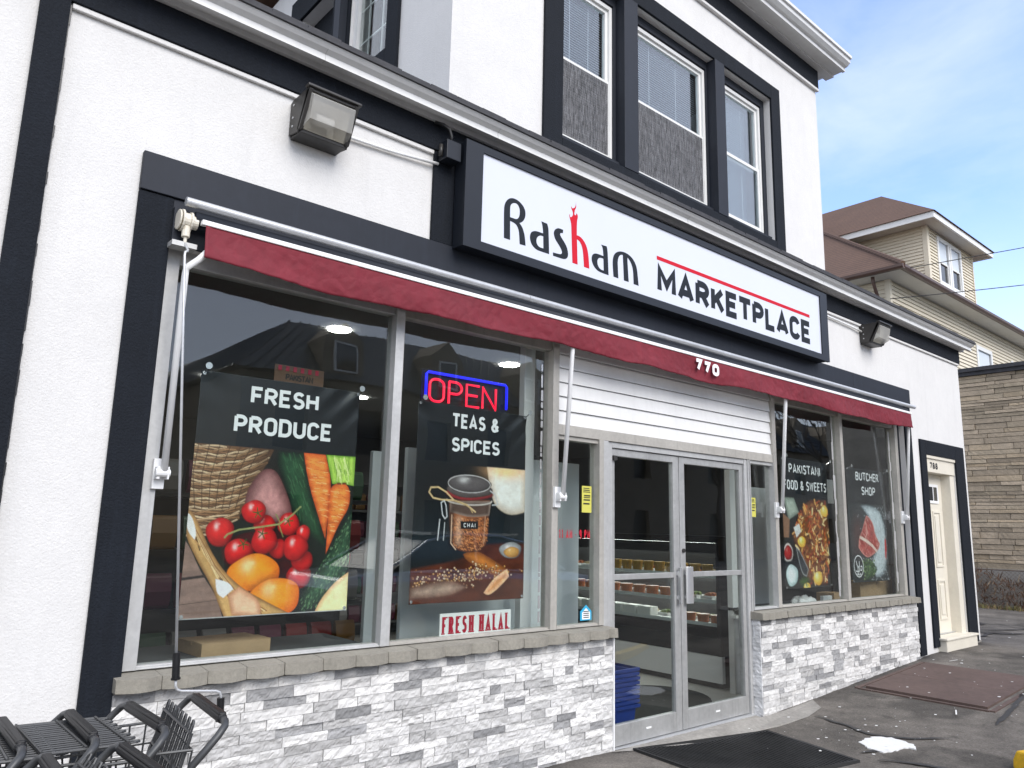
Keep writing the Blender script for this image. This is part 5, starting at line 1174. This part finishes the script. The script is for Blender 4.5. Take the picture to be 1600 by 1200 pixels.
gm.build('shelf_frame', M['interior'], bk_s)
for k in range(5):
    for i in range(11):
        q = r.randrange(5); o = protos[q].copy(); col.objects.link(o); o.location = (4.72+i*.19, 9.56, .231+k*.38); o.rotation_euler[2] = r.uniform(-.1, .1)
        tag(o, f'{names_[q]} snack packet on the wall shelf far inside the shop', 'packet', f'{names_[q]} snack packets on the wall shelf')
shs = B1(1.84, 2.16, 4.30, 4.31, 2.33, 2.50).build('hanging_card', M['dark_card'], loc=(2.0, 4.3, 2.3)); tag(shs, 'small tan hanging card with red stripes and dark print above the fresh produce banner', 'card')
t = MB(); wd = text_width('PAKISTAN', .04, .8, .14); text(t, 'PAKISTAN', .04, .2, facing(2.0-wd/2, 4.298, 2.41), .8, .14); t.build('print', M['dark_letter'], shs, recalc=False)
t = MB()
for k in range(6): t.box(1.86+k*.048, 1.882+k*.048, 4.296, 4.2985, 2.465, 2.495)
t.build('red_stripes', M['crimson'], shs)
for x, y in ((2.6, 4.98), (4.28, 5.0), (5.96, 5.0), (7.9, 5.0), (2.6, 7.6), (4.28, 7.6), (5.96, 7.6), (7.9, 7.6)):  # the back row is added to brighten the shop interior
    o = MB().tube([(x, y, 2.972), (x, y, 2.9795)], .085, 24).build('ceiling_light', M['lamp'], loc=(x, y, 2.98))
    tag(o, 'round white downlight in the shop ceiling, back row added for brightness', 'ceiling light', 'round downlights in the shop ceiling')
# refrigerated display case to the right of the doors
M['added_case_light'] = mat('added_case_glow', (.8, .8, .8), .5, emit=((1, .97, .92), 12))  # glowing strips added to brighten the goods in the case
dc = empty('display_case', (7.2, 6.2, .016), 'black and white refrigerated glass display case inside the entrance', 'display case')
m = MB(); m.box(6.93, 7.7, 4.68, 8.0, .016, .10); m.box(6.885, 7.75, 4.655, 4.70, .10, 1.5); m.box(6.88, 7.75, 4.66, 8.0, .335, .50); m.box(7.5, 7.75, 4.7, 8.0, .50, 1.5); m.box(7.0, 7.75, 4.66, 8.0, 1.45, 1.52)
m.build('black_frame', M['dark_case'], dc)
B1(6.87, 6.92, 4.64, 8.0, .075, .33).build('white_front', M['white_board'], dc)
gl_ = MB(); gl_.hexa([(6.885,4.702,.50),(6.89,4.702,.50),(6.89,7.99,.50),(6.885,7.99,.50),(6.995,4.702,1.45),(7.0,4.702,1.45),(7.0,7.99,1.45),(6.995,7.99,1.45)]); gl_.build('front_glass', M['glass'], dc)
for z in (.62, .85, 1.10):
    s_ = MB(); s_.box(6.96+(z-.6)*.1, 7.49, 4.72, 7.98, z-.012, z)
    s_.box(6.955+(z-.6)*.1, 6.96+(z-.6)*.1, 4.72, 7.98, z-.016, z+.02); s_.build('shelf', M['panel'], dc)
    if z > .7: B1(7.34, 7.40, 4.74, 7.96, z-.03, z-.0125).build('added_case_light', M['added_case_light'], dc)
B1(6.99, 7.02, 4.701, 7.99, 1.34, 1.449).build('black_frame', M['dark_case'], dc)  # lip added to hide the upper glowing strip from view
B1(7.26, 7.34, 4.72, 7.98, 1.425, 1.449).build('added_case_light', M['added_case_light'], dc)
def tub(mk, r0, h):
    m_ = MB().tube([(0,0,0),(0,0,h*.8),(0,0,h*.8),(0,0,h)], [r0*.86, r0, r0*1.06, r0*1.06], 14)
    return m_.build('food_tub', M[mk])
def spread(p, spots_, label, cat, group):
    for i, s_ in enumerate(spots_):
        o = p if i == 0 else p.copy()
        if i: col.objects.link(o)
        o.location = s_; tag(o, label, cat, group)
spread(tub('tub_yellow', .06, .12), [(7.10, 4.95+.16*k, 1.101) for k in range(9)], 'yellow tub on the top shelf of the display case', 'tub', 'yellow tubs on the top shelf')
spread(tub('tub_orange', .07, .10), [(7.08, 5.3+.19*k, .851) for k in range(10)], 'orange lidded tub on the middle shelf of the display case', 'tub', 'orange lidded tubs on the middle shelf')
spread(tub('tub_orange', .065, .09), [(7.06, 4.82+.17*k, .621) for k in range(4)], 'orange tub on the lowest shelf near the end of the display case', 'tub', 'orange tubs on the lowest shelf')
p = MB().box(-.07, .07, -.09, .09, 0, .10).build('food_carton', M['white_board'], bevel=.004)
spread(p, [(7.08, 5.75+.22*k, .621) for k in range(8)], 'white food carton on the lowest shelf of the display case', 'carton', 'white food cartons on the lowest shelf')
trays = []
for q, (cc, nm_) in enumerate((((.30,.09,.03),'red brown'), ((.36,.28,.16),'pale'), ((.10,.14,.04),'green'))):
    m_ = MB(); m_.box(-.09, .09, -.075, .075, 0, .03); m_.cc = cc
    for k in range(16): a_ = k*2.4; rr_ = .055*math.sqrt(k/16); x_, y_ = 1.2*rr_*math.cos(a_), rr_*math.sin(a_); m_.box(x_-.018, x_+.018, y_-.016, y_+.016, .0301, .05+.012*math.sin(k*1.7))
    m_.c = [c if c != (1, 1, 1) else (.5, .5, .5) for c in m_.c]; trays.append((m_.build('food_tray', M['pack'], recalc=True), nm_))
for k in range(3):
    for i in range(14):
        q = (i*2+k) % 3; p_, nm_ = trays[q]; o = p_ if (k == 0 and i == (0, 2, 1)[q]) else p_.copy()
        if o is not p_: col.objects.link(o)
        o.location = (7.30, 4.85+.2*i, (.621, .851, 1.101)[k]); tag(o, f'tray of {nm_} food at the back of a display case shelf', 'tray', f'trays of {nm_} food in the display case')
# stack of blue baskets
bk = MB(); W0, D0, H0 = .17, .135, .22
def bring(z, s_): return [(-W0*s_,-D0*s_,z),(W0*s_,-D0*s_,z),(W0*s_,D0*s_,z),(-W0*s_,D0*s_,z)]
lv = [(0,.72),(.03,.74),(.188,.84),(.190,1.0),(.212,1.02),(.216,.96)]
for (z0, s0), (z1, s1) in zip(lv, lv[1:]):
    A_, C_ = bring(z0, s0), bring(z1, s1)
    for i in range(4): bk.poly([A_[i], A_[(i+1) % 4], C_[(i+1) % 4], C_[i]])
bk.poly(bring(0, .80))
bask = bk.build('shopping_basket', M['blue'], merge=True); sdm_ = bask.modifiers.new('thick', 'SOLIDIFY'); sdm_.thickness = .006
hd = MB().tube([(-.185, -.15, .215), (-.17, -.17, .30), (.17, -.175, .06), (.19, -.16, .05)], .004, 6)
hol = MB()
for i in range(9):
    for j in range(3): hol.box(-.14+i*.033, -.12+i*.033, -.1265-.0035*j*1.35, -.122, .05+j*.035, .072+j*.035)
for k in range(9):
    o = bask if k == 0 else copy_tree(bask)
    o.location = (4.775+random.uniform(-.004, .004), 4.24, .016+.034*k); o.rotation_euler[2] = R(random.uniform(-2, 2))
    if k == 1: hd.build('wire_handle', M['steel'], o)
    tag(o, 'blue plastic shopping basket at the bottom of the stack inside the doors' if k == 0 else ('blue plastic shopping basket on top of the stack inside the doors' if k == 8 else 'blue plastic shopping basket nested in the middle of the stack inside the doors'), 'basket', None if k in (0, 8) else 'blue baskets nested inside the doors')
tag(MB().prism([(p[0]*.85+5.75, p[1]*.62+4.85) for p in arc(0, 0, 1, 1, 0, 360, 40)[:-1]], .0155, .024, lambda p, a: (p[0], p[1], a)).build('indoor_mat', M['rubber'], loc=(5.7, 4.8, .016)), 'dark rounded mat on the shop floor behind the doors', 'mat')

# ------------------------------------------------------------------ things on the ground
mt = MB(); q = [(4.50,3.80),(5.93,3.59),(5.72,2.74),(4.40,2.95)]
n_ = 14
for i in range(n_):
    for j in range(8):
        def P_(u, v): 
            a_ = Vector(q[0]).lerp(Vector(q[1]), u); c_ = Vector(q[3]).lerp(Vector(q[2]), u); p = a_.lerp(c_, v); return (p.x, p.y)
        pts = [P_(i/n_, j/8), P_((i+1)/n_, j/8), P_((i+1)/n_, (j+1)/8), P_(i/n_, (j+1)/8)]
        mt.poly([(x, y, gz(x)+.018+.004*nz3(x*3, y*3, 0)) for x, y in pts])
for j in range(38):
    u = .02+j*.0255; a_, c_ = P_(u, .03), P_(u, .97)
    for k in range(6):
        p0 = Vector(a_).lerp(Vector(c_), k/6); p1 = Vector(a_).lerp(Vector(c_), (k+1)/6)
        mt.hexa([(p0.x, p0.y, gz(p0.x)+.016), (p0.x+.008, p0.y, gz(p0.x)+.016), (p1.x+.008, p1.y, gz(p1.x)+.016), (p1.x, p1.y, gz(p1.x)+.016), (p0.x, p0.y, gz(p0.x)+.024), (p0.x+.008, p0.y, gz(p0.x)+.024), (p1.x+.008, p1.y, gz(p1.x)+.024), (p1.x, p1.y, gz(p1.x)+.024)])
for a_, c_ in zip(q, q[1:]+q[:1]): mt.poly([(a_[0],a_[1],gz(a_[0])-.01),(c_[0],c_[1],gz(c_[0])-.01),(c_[0],c_[1],gz(c_[0])+.018),(a_[0],a_[1],gz(a_[0])+.018)])
tag(mt.build('door_mat', M['rubber'], recalc=False, loc=(5.2, 3.2, 0)), 'black ribbed rubber mat on the asphalt in front of the entrance', 'mat')
def sheet(name, outline, dz, th, m_, label, cat):
    o = MB(); n_ = len(outline); top = [o.vert((x, y, gz(x)+dz+th)) for x, y in outline]; bot = [o.vert((x, y, gz(x)-.01)) for x, y in outline]
    o.f.append(top)
    for i in range(n_): o.f.append([bot[i], bot[(i+1) % n_], top[(i+1) % n_], top[i]])
    c = outline[0]; ob = o.build(name, m_, loc=(c[0], c[1], gz(c[0]))); return tag(ob, label, cat)
hp = MB()
for i in range(10):
    x0, x1 = 7.93+i*.15, 7.93+(i+1)*.15-(.004 if i == 4 else 0)
    hp.hexa([(x0,2.62,gz(x0)-.01),(x1,2.62,gz(x1)-.01),(x1,3.70,gz(x1)-.01),(x0,3.70,gz(x0)-.01),(x0,2.62,gz(x0)+.020),(x1,2.62,gz(x1)+.020),(x1,3.70,gz(x1)+.024),(x0,3.70,gz(x0)+.024)])
ht = empty('cellar_hatch', (8.6, 3.1, .12), 'rusty brown steel cellar hatch plate in the pavement by the right window', 'hatch')
hp.build('plate', M['rust'], ht, merge=False)
hf = MB()
for a_, c_, e_, f_ in ((7.86,9.5,2.54,2.58),(7.86,9.5,3.74,3.78)):
    for i in range(10): x0, x1 = a_+(c_-a_)*i/10, a_+(c_-a_)*(i+1)/10; hf.hexa([(x0,e_,gz(x0)-.02),(x1,e_,gz(x1)-.02),(x1,f_,gz(x1)-.02),(x0,f_,gz(x0)-.02),(x0,e_,gz(x0)+.010),(x1,e_,gz(x1)+.010),(x1,f_,gz(x1)+.010),(x0,f_,gz(x0)+.010)])
hf.box(7.84, 7.88, 2.5801, 3.7399, .0, gz(7.86)+.012); hf.box(9.46, 9.5, 2.5801, 3.7399, .0, gz(9.48)+.012); hf.build('hatch_frame', M['rust'], ht)
sp_ = [(6.20,2.97),(6.28,2.99),(6.38,2.97),(6.46,2.93),(6.50,2.86),(6.49,2.78),(6.47,2.70),(6.42,2.64),(6.34,2.61),(6.36,2.66),(6.30,2.68),(6.24,2.70),(6.18,2.70),(6.12,2.73),(6.09,2.79),(6.12,2.84),(6.13,2.90)]
sp_ = [(x+.028*nz3(x*23, y*23, 1), y+.028*nz3(x*23, y*23, 9)) for x, y in smooth_loop(sp_, 2)]
sheet('paint_spill', sp_, .006, .006, M['spill'], 'white patch of spilled paint on the asphalt right of the black mat', 'paint spill')
ft = MB(); r = random.Random(2)
for k in range(170):
    if k < 45: x, y = r.gauss(6.35, .45), r.gauss(3.15, .3)
    elif k < 105: x, y = r.uniform(5.8, 10), r.uniform(2.2, 3.75)
    else: x, y = r.uniform(8, 15), r.uniform(2.0, 4.6)
    if y > 3.78 and x < 10: continue
    s_ = r.choice((.004, .005, .007, .009, .014, .022)) * (.8 if k < 105 else 1.1); a_ = r.uniform(0, 6)
    pts = [(x+s_*math.cos(a_+t_)*r.uniform(.5, 1.1), y+s_*math.sin(a_+t_)*r.uniform(.4, .9)) for t_ in (0, 1.2, 2.4, 3.6, 4.9)]
    dz = .03 if 7.9 < x < 9.45 else (.03 if x < 6 else .016)
    ft.poly([(px, py, gz(px)+dz) for px, py in pts])
for x, y, l, a_ in ((7.5,2.72,.16,.35),(9.7,3.55,.14,-.3),(9.6,2.5,.25,.1),(11.9,3.2,.3,.2),(12.0,3.1,.3,-.1)):
    dx, dy = math.cos(a_)*l, math.sin(a_)*l; ft.poly([(x,y,gz(x)+.018),(x+dx,y+dy,gz(x+dx)+.018),(x+dx,y+dy+.012,gz(x+dx)+.018),(x,y+.012,gz(x)+.018)])
tag(ft.build('litter_flecks', M['spill'], recalc=False), 'small white flecks and slips of litter scattered over the asphalt', 'litter', kind='stuff')
ws = MB(); pf = [(-.09,0),(-.085,.06),(-.055,.125),(.055,.125),(.085,.06),(.09,0)]
ws.prism(pf, -.9, .9, lambda p, a: (a, p[0], p[1])); wo = ws.build('wheel_stop', M['yellow'], bevel=.014); wo.location = (6.37+.87, 1.95-.32, .0); wo.rotation_euler[2] = R(-18)
tag(wo, 'yellow painted concrete wheel stop at the right edge of the picture', 'wheel stop')

# ------------------------------------------------------------------ chain link fence, dry brush, verge
fe = empty('chain_link_fence', (17.6, 4.5, .2), 'low rusty chain link fence in front of the tan stone building', 'fence')
fm = MB(); z0, z1 = .26, .93; ya, yb = -1.0, 8.6; st_ = .075
y = ya-(z1-z0)
while y < yb:
    for s_ in (-1, 1):
        p0, p1 = (y, z0), (y+(z1-z0), z1)
        if s_ < 0: p0, p1 = (y, z1), (y+(z1-z0), z0)
        if p0[0] < ya or p1[0] > yb: continue
        x = 17.6+.003*s_; fm.tube([(x, p0[0], p0[1]), (x, p1[0], p1[1])], .0028, 3)
    y += st_
fm.build('wire_mesh', M['fence'], fe, recalc=False)
for y in (-.9, 1.5, 3.9, 6.3, 8.5): MB().tube([(17.6, y, .1), (17.6, y, 1.0)], .024, 8).build('fence_post', M['fence'], fe)
MB().tube([(17.6, ya, .94), (17.6, yb, .94)], .012, 6).build('top_rail', M['fence'], fe)
br = MB(); r = random.Random(6)
for k in range(2600):
    y = r.uniform(3.2, 7.8); x = r.uniform(17.63, 17.95); z = r.uniform(.22, .92)*(.86+.14*math.sin(y*2.3)); l = r.uniform(.06, .22); a_, e_ = r.uniform(0, 6.28), r.uniform(-.4, 1.3)
    v = r.uniform(.5, 1.5); br.cc = (.15*v, .078*v, .044*v) if r.random() < .8 else (.26*v, .19*v, .12*v)
    dx, dy, dz = l*math.cos(a_)*math.cos(e_)*.5, l*math.sin(a_)*math.cos(e_), l*math.sin(e_); w_ = r.uniform(.004, .016)
    br.poly([(x, y, z), (x+dx*.5, y+dy*.5+w_, z+dz*.5), (x+dx, y+dy, z+dz), (x+dx*.5, y+dy*.5-w_, z+dz*.5)])
tag(br.build('dry_brush', M['twig'], recalc=False), 'dry brown brush and dead leaves caught behind the chain link fence', 'brush', kind='stuff')
gr = MB()
for k in range(2600):
    y = r.uniform(2.5, 8.2); x = 17.15+r.random()**.6*.45; h = r.uniform(.03, .10); a_ = r.uniform(0, 6.28); w_ = .010
    v = r.uniform(.6, 1.3); gr.cc = (.13*v, .125*v, .04*v) if r.random() < .6 else (.19*v, .13*v, .07*v)
    gr.poly([(x-w_*math.cos(a_), y-w_*math.sin(a_), .2), (x+w_*math.cos(a_), y+w_*math.sin(a_), .2), (x+r.uniform(-.03,.03), y+r.uniform(-.03,.03), .2+h)])
tag(gr.build('verge_grass', M['grass'], recalc=False), 'strip of rough grass and leaves at the foot of the chain link fence', 'grass', kind='stuff')

# ------------------------------------------------------------------ tan stone building on the right
tb_ = empty('stone_building', (24, 4, .2), 'low flat roofed building faced in tan ledgestone at the right', 'building')
def pal_tan(r_):
    v = r_.uniform(.84, 1.26); t_ = r_.random()
    if t_ < .5: return (.40*v, .325*v, .235*v)
    if t_ < .8: return (.36*v, .295*v, .21*v)
    return (.44*v, .35*v, .24*v)
tw = MB(); rg = random.Random(14)
ledgestone(tw, 2.4, 8.0, lambda a: .95, 4.98, .01, lambda a, d, z: (18-d, a, z), .098, (.25, 1.1), .05, .007, pal_tan, rg, .035, .0055, .4)
tw.build('ledgestone_wall', M['tan_stone'], tb_, recalc=False)
bd = MB(); bd.box(18.01, 32, -1.0, 8.0, -.1, 4.98); bd.build('core_wall', M['concrete'], tb_)
B1(17.94, 18.009, -1.0, 8.02, -.1, .95).build('foundation', M['concrete'], tb_)
cp = MB(); cp.box(17.90, 32.1, -1.1, 8.06, 4.981, 5.06); cp.box(17.86, 32.1, -1.14, 8.10, 5.0605, 5.10); cp.box(17.90, 32.1, -1.1, 8.06, 5.1005, 5.15); cp.build('coping', M['roofcap'], tb_)

# ------------------------------------------------------------------ cream house behind
ho = empty('cream_house', (27, 14, .2), 'tall cream sided house with brown hip roof and a front dormer behind the stone building', 'house')
def siding(m, a0, a1, z0, z1, f, ex=.118, hole=None):
    z = z0
    while z < z1-.005:
        zt = min(z+ex, z1)
        spans = [(a0, a1)]
        for h in (hole or []):
            if z+ex*.5 > h[2] and z+ex*.5 < h[3]:
                spans = [q for s_ in spans for q in ((s_[0], min(s_[1], h[0])), (max(s_[0], h[1]), s_[1])) if q[1]-q[0] > .01]
        for a, c in spans: m.hexa([f(a,.036,z), f(c,.036,z), f(c,-.05,z), f(a,-.05,z), f(a,.004,zt-.002), f(c,.004,zt-.002), f(c,-.05,zt-.002), f(a,-.05,zt-.002)])
        z += ex
fy = lambda Y: (lambda a, d, z: (a, Y-d, z)); fx_ = lambda X: (lambda a, d, z: (X-d, a, z)); fxr = lambda X: (lambda a, d, z: (X+d, a, z))
hm = MB(); holes = [(27.72,29.2,6.3,7.86),(31.2,32.4,6.3,7.86),(23.2,24.6,6.3,7.86)]
siding(hm, 21.34, 34.66, .2, 8.6, fy(8.6), hole=holes); siding(hm, 8.7, 21, .2, 8.6, fx_(21.24)); hm.box(21.30, 34.7, 8.66, 21, .2, 8.6)
hm.build('wall', M['siding'], ho)
def cb(*a): return B1(*a).build('corner_board', M['siding'], ho)
cb(21.2, 21.339, 8.56, 8.699, .2, 8.6)
def hwin(name, x0, x1, z0, z1, Y):
    o = ring(x0, x1, z0, z1, .13, Y-.05, Y+.04).build(name, M['white_vinyl'], ho)
    ring(x0+.131, x1-.131, z0+.131, (z0+z1)/2, .05, Y-.01, Y+.03).build('sash', M['white_vinyl'], o)
    B1(x0+.12, x1-.12, Y+.032, Y+.038, z0+.12, z1-.12).build('pane', M['car_glass'], o)
    B1(x0+.18, x1-.18, Y+.005, Y+.031, (z0+z1)/2, z1-.14).build('upper_pane', M['curtain'], o)
for h in holes: hwin('house_window', h[0], h[1], h[2], h[3], 8.6)
so_ = MB(); so_.box(20.62, 35.4, 8.02, 22, 8.601, 8.64); so_.build('soffit', M['soffit'], ho)
gu = MB(); gp = [(0,0),(-.10,.0),(-.14,.05),(-.145,.12),(-.12,.125),(-.02,.12),(0,.12)]
gu.prism(gp, 20.6, 35.4, lambda p, a: (a, 8.02+p[0], 8.605+p[1])); gu.prism(gp, 7.9, 22, lambda p, a: (20.62+p[0], a, 8.605+p[1])); gu.build('gutter', M['gutter'], ho)
rm = MB(); k = .77
e0, e1, e2, e3 = (20.56,7.92,8.72),(35.44,7.92,8.72),(35.44,22,8.72),(20.56,22,8.72); ra, rb = (27.6,14.96,8.72+k*7.04),(28.4,14.96,8.72+k*7.04)
for pl in ((e0,e1,rb,ra),(e1,e2,rb),(e2,e3,ra,rb),(e3,e0,ra),(e0,e3,e2,e1)): rm.poly(pl)
rm.build('roof', M['shingle'], ho)
hc = MB().tube([(20.56,7.92,8.74),(27.6,14.96,8.74+k*7.04)], .07, 6); hc.build('hip_cap', M['shingle'], ho)
# dormer
dw = MB(); dh = [(26.75,28.92,9.88,11.60)]
siding(dw, 26.06, 30.0, 9.3, 11.72, fy(9.2), .112, dh); siding(dw, 9.3, 13.5, 9.3, 11.72, fx_(25.92), .112); siding(dw, 9.3, 13.5, 9.3, 11.72, fxr(30.06), .112); dw.box(25.98, 30.0, 9.26, 13.5, 9.3, 11.7); dw.build('dormer_wall', M['siding'], ho)
for a, c in ((25.88, 26.059), (30.001, 30.08)): cb(a, c, 9.15, 9.299, 9.3, 11.72)
hwin('dormer_window', 26.75, 27.82, 9.88, 11.60, 9.2); hwin('dormer_window', 27.85, 28.92, 9.88, 11.60, 9.2)
B1(25.25, 30.65, 8.72, 14, 11.721, 11.75).build('dormer_soffit', M['soffit'], ho)
fa = MB(); fa.box(25.20, 30.70, 8.66, 8.72, 11.66, 11.86); fa.box(25.20, 25.26, 8.7201, 13.2, 11.66, 11.86); fa.box(30.64, 30.70, 8.7201, 13.2, 11.66, 11.86); fa.build('dormer_fascia', M['white_vinyl'], ho)
dr = MB(); ap_ = (27.95, 11.36, 14.1); bk_ = (27.95, 17, 14.1)
for pl in (((25.14,8.6,11.861),(30.76,8.6,11.861),ap_),((25.14,8.6,11.861),ap_,bk_,(25.14,17,11.861)),((30.76,8.6,11.861),(30.76,17,11.861),bk_,ap_),((25.14,8.6,11.861),(25.14,17,11.861),(30.76,17,11.861),(30.76,8.6,11.861))): dr.poly(pl)
dr.build('dormer_roof', M['shingle'], ho)
MB().tube([(20.75,8.82,8.62),(20.78,8.82,8.45),(20.9,8.82,8.25),(21.05,8.82,8.05),(21.17,8.82,7.8),(21.17,8.82,.3)], .05, 8).build('downspout', M['gutter'], ho, smooth=True)

# overhead cables
def cable(p0, p1, sagv, label):
    p0, p1 = Vector(p0), Vector(p1); pts = []
    for i in range(17): t_ = i/16; p = p0.lerp(p1, t_); p.z -= sagv*4*t_*(1-t_); pts.append(tuple(p))
    o = MB().tube(pts, .011, 6).build('overhead_cable', M['wire'], smooth=True, loc=tuple(p0)); tag(o, label, 'cable')
cable((20.9, 7.9, 8.68), (26.4, 1.2, 10.15), .02, 'upper black overhead cable crossing in front of the cream dormer')
cable((18.56, 7.5, 7.22), (26.0, 2.2, 8.75), .05, 'lower black overhead cable crossing in front of the cream house wall')

# ------------------------------------------------------------------ across the street (seen in the windows)
ob_ = empty('opposite_building', (20, -20, 0), 'cream building with dark mansard roof and dormers reflected in the shop windows', 'building')
Y0 = -16.5
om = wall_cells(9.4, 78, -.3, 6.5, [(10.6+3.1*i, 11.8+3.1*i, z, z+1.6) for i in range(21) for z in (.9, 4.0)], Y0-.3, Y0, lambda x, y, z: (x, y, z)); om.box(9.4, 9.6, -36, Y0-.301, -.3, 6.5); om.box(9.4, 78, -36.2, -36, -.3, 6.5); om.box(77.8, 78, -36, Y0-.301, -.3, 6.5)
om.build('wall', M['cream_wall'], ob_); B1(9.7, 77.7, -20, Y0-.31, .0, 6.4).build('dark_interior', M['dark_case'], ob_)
mr_ = MB(); a0, a1 = 9.0, 78.4
A_ = [(a0,Y0+.4,6.51),(a1,Y0+.4,6.51),(a1,-36.6,6.51),(a0,-36.6,6.51)]; C_ = [(11.9,Y0-2.2,9.0),(75.5,Y0-2.2,9.0),(75.5,-33,9.0),(11.9,-33,9.0)]
for i in range(4): j = (i+1) % 4; mr_.poly([A_[i], A_[j], C_[j], C_[i]])
mr_.poly(C_); mr_.poly(A_[::-1])
for i in range(160):
    t_ = i/159; p0 = Vector(A_[0]).lerp(Vector(A_[1]), t_); p1 = Vector(C_[0]).lerp(Vector(C_[1]), t_); mr_.tube([tuple(p0+Vector((0,.02,.02))), tuple(p1+Vector((0,.02,.02)))], .035, 4)
    if i < 40: t_ = i/39; p0 = Vector(A_[0]).lerp(Vector(A_[3]), t_); p1 = Vector(C_[0]).lerp(Vector(C_[3]), t_); mr_.tube([tuple(p0+Vector((-.02,0,.02))), tuple(p1+Vector((-.02,0,.02)))], .035, 4)
mr_.build('mansard_roof', M['metal_roof'], ob_)
for i in range(13):
    x = 13.0+i*4.6
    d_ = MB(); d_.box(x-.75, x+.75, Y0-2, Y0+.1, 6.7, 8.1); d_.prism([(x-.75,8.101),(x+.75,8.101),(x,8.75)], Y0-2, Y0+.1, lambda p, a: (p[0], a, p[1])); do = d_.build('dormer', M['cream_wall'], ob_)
    ring(x-.45, x+.45, 6.9, 7.95, .07, Y0+.101, Y0+.16).build('dormer_window', M['white_vinyl'], do); B1(x-.38, x+.38, Y0+.11, Y0+.14, 6.97, 7.88).build('pane', M['car_glass'], do)

# silver saloon car parked behind the viewpoint, seen in the glass
cr = empty('parked_car', (6.8, -.9, .03), 'silver saloon car reflected in the second shop window', 'car')
def carsec(xx, prof_):
    return [(xx, y, z) for y, z in prof_]
def loft(secs):
    m_ = MB(); ids = [[m_.vert(p) for p in s_] for s_ in secs]; n_ = len(ids[0])
    for a, c in zip(ids, ids[1:]):
        for j in range(n_): m_.f.append([a[j], a[(j+1) % n_], c[(j+1) % n_], c[j]])
    m_.f.append(ids[0][::-1]); m_.f.append(ids[-1]); return m_
cx0, cy0 = 6.8, -.95
bodyp = [(-2.3,.45,.78,.70),(-2.25,.30,.93,.80),(-1.7,.25,1.0,.86),(-.9,.24,1.02,.90),(0,.24,1.0,.90),(.9,.24,.98,.90),(1.5,.25,.94,.88),(2.0,.27,.86,.84),(2.28,.34,.74,.74),(2.33,.45,.66,.68)]
def bsec(x, zb, zt, hw): return [(cx0+x, cy0-hw*.92, zb), (cx0+x, cy0-hw, (zb+zt)*.45), (cx0+x, cy0-hw*.98, zt-.12), (cx0+x, cy0-hw*.88, zt), (cx0+x, cy0+hw*.88, zt), (cx0+x, cy0+hw*.98, zt-.12), (cx0+x, cy0+hw, (zb+zt)*.45), (cx0+x, cy0+hw*.92, zb)]
c_ = loft([bsec(*s_) for s_ in bodyp]).build('body', M['car'], cr, smooth=False, bevel=.03)
cab = [(-1.75,.97,.74),(-1.05,1.38,.62),(-.5,1.46,.60),(.2,1.45,.60),(.6,1.36,.62),(1.35,.96,.72)]
def csec(x, zt, hw): return [(cx0+x, cy0-.80, .90), (cx0+x, cy0-.8+(.8-hw)*min(1,(zt-.9)/.5), zt-.03), (cx0+x, cy0-hw+.06, zt), (cx0+x, cy0+hw-.06, zt), (cx0+x, cy0+.8-(.8-hw)*min(1,(zt-.9)/.5), zt-.03), (cx0+x, cy0+.80, .90)]
loft([csec(*s_) for s_ in cab]).build('cabin', M['car_glass'], cr)
rl = MB()
for s_ in (-1, 1): rl.tube([(cx0-1.75, cy0+s_*.79, .99), (cx0-1.05, cy0+s_*.66, 1.37), (cx0-.5, cy0+s_*.62, 1.45), (cx0+.2, cy0+s_*.62, 1.44), (cx0+.6, cy0+s_*.65, 1.35), (cx0+1.35, cy0+s_*.77, .98)], .02, 6); rl.tube([(cx0-1.6, cy0+s_*.83, .985), (cx0+1.2, cy0+s_*.83, .975)], .012, 6); rl.tube([(cx0-.35, cy0+s_*.81, .98), (cx0-.25, cy0+s_*.63, 1.45)], .025, 6)
rl.box(cx0-.95, cx0+.55, cy0-.6, cy0+.6, 1.445, 1.475)
rl.build('roof_trim', M['car'], cr)
for x in (-1.42, 1.4):
    for s_ in (-1, 1): w_ = MB().tube([(cx0+x, cy0+s_*.72, .33), (cx0+x, cy0+s_*.93, .33)], .32, 24).build('wheel', M['rubber'], cr); MB().tube([(cx0+x, cy0+s_*.925, .33), (cx0+x, cy0+s_*.94, .33)], .21, 20).build('rim', M['steel'], w_)

# bare street trees on the far pavement (seen in the door glass)
def bare_tree(x, y, h, label, seed):
    e = empty('street_tree', (x, y, -.1), label, 'tree', 'bare trees reflected in the doors'); r = random.Random(seed)
    tr = MB(); tr.tube([(x, y, -.1), (x+.05, y, h*.2), (x-.05, y+.05, h*.38)], [.2, .16, .13], 10); tr.build('trunk', M['twig_bark'], e, smooth=True)
    cr_ = MB()
    def grow(p, d, l, rad, n_):
        q = p+d*l; cr_.tube([tuple(p), tuple(p.lerp(q, .5)+Vector((r.uniform(-1,1), r.uniform(-1,1), 0))*l*.05), tuple(q)], [rad, rad*.85, rad*.65], 5 if n_ > 2 else 3)
        if n_ <= 0: return
        for k in range(3 if n_ > 1 else 4):
            dd = (d+Vector((r.uniform(-.8,.8), r.uniform(-.8,.8), r.uniform(-.15,.55)))).normalized(); grow(q, dd, l*r.uniform(.6, .85), rad*.62, n_-1)
    for k in range(4): grow(Vector((x-.05, y+.05, h*.37)), Vector((r.uniform(-.7,.7), r.uniform(-.7,.7), 1)).normalized(), h*.2, .09, 4)
    cr_.build('branches', M['twig_bark'], e, recalc=False)
M['twig_bark'] = mat('grey_brown_bark', (.06, .05, .042), .9, var=(6, .3))
for i, (x, h) in enumerate(((24, 9), (33, 10), (45, 11), (58, 10))): bare_tree(x, -14.3, h, 'bare street tree across the road reflected in the shop glass', i)
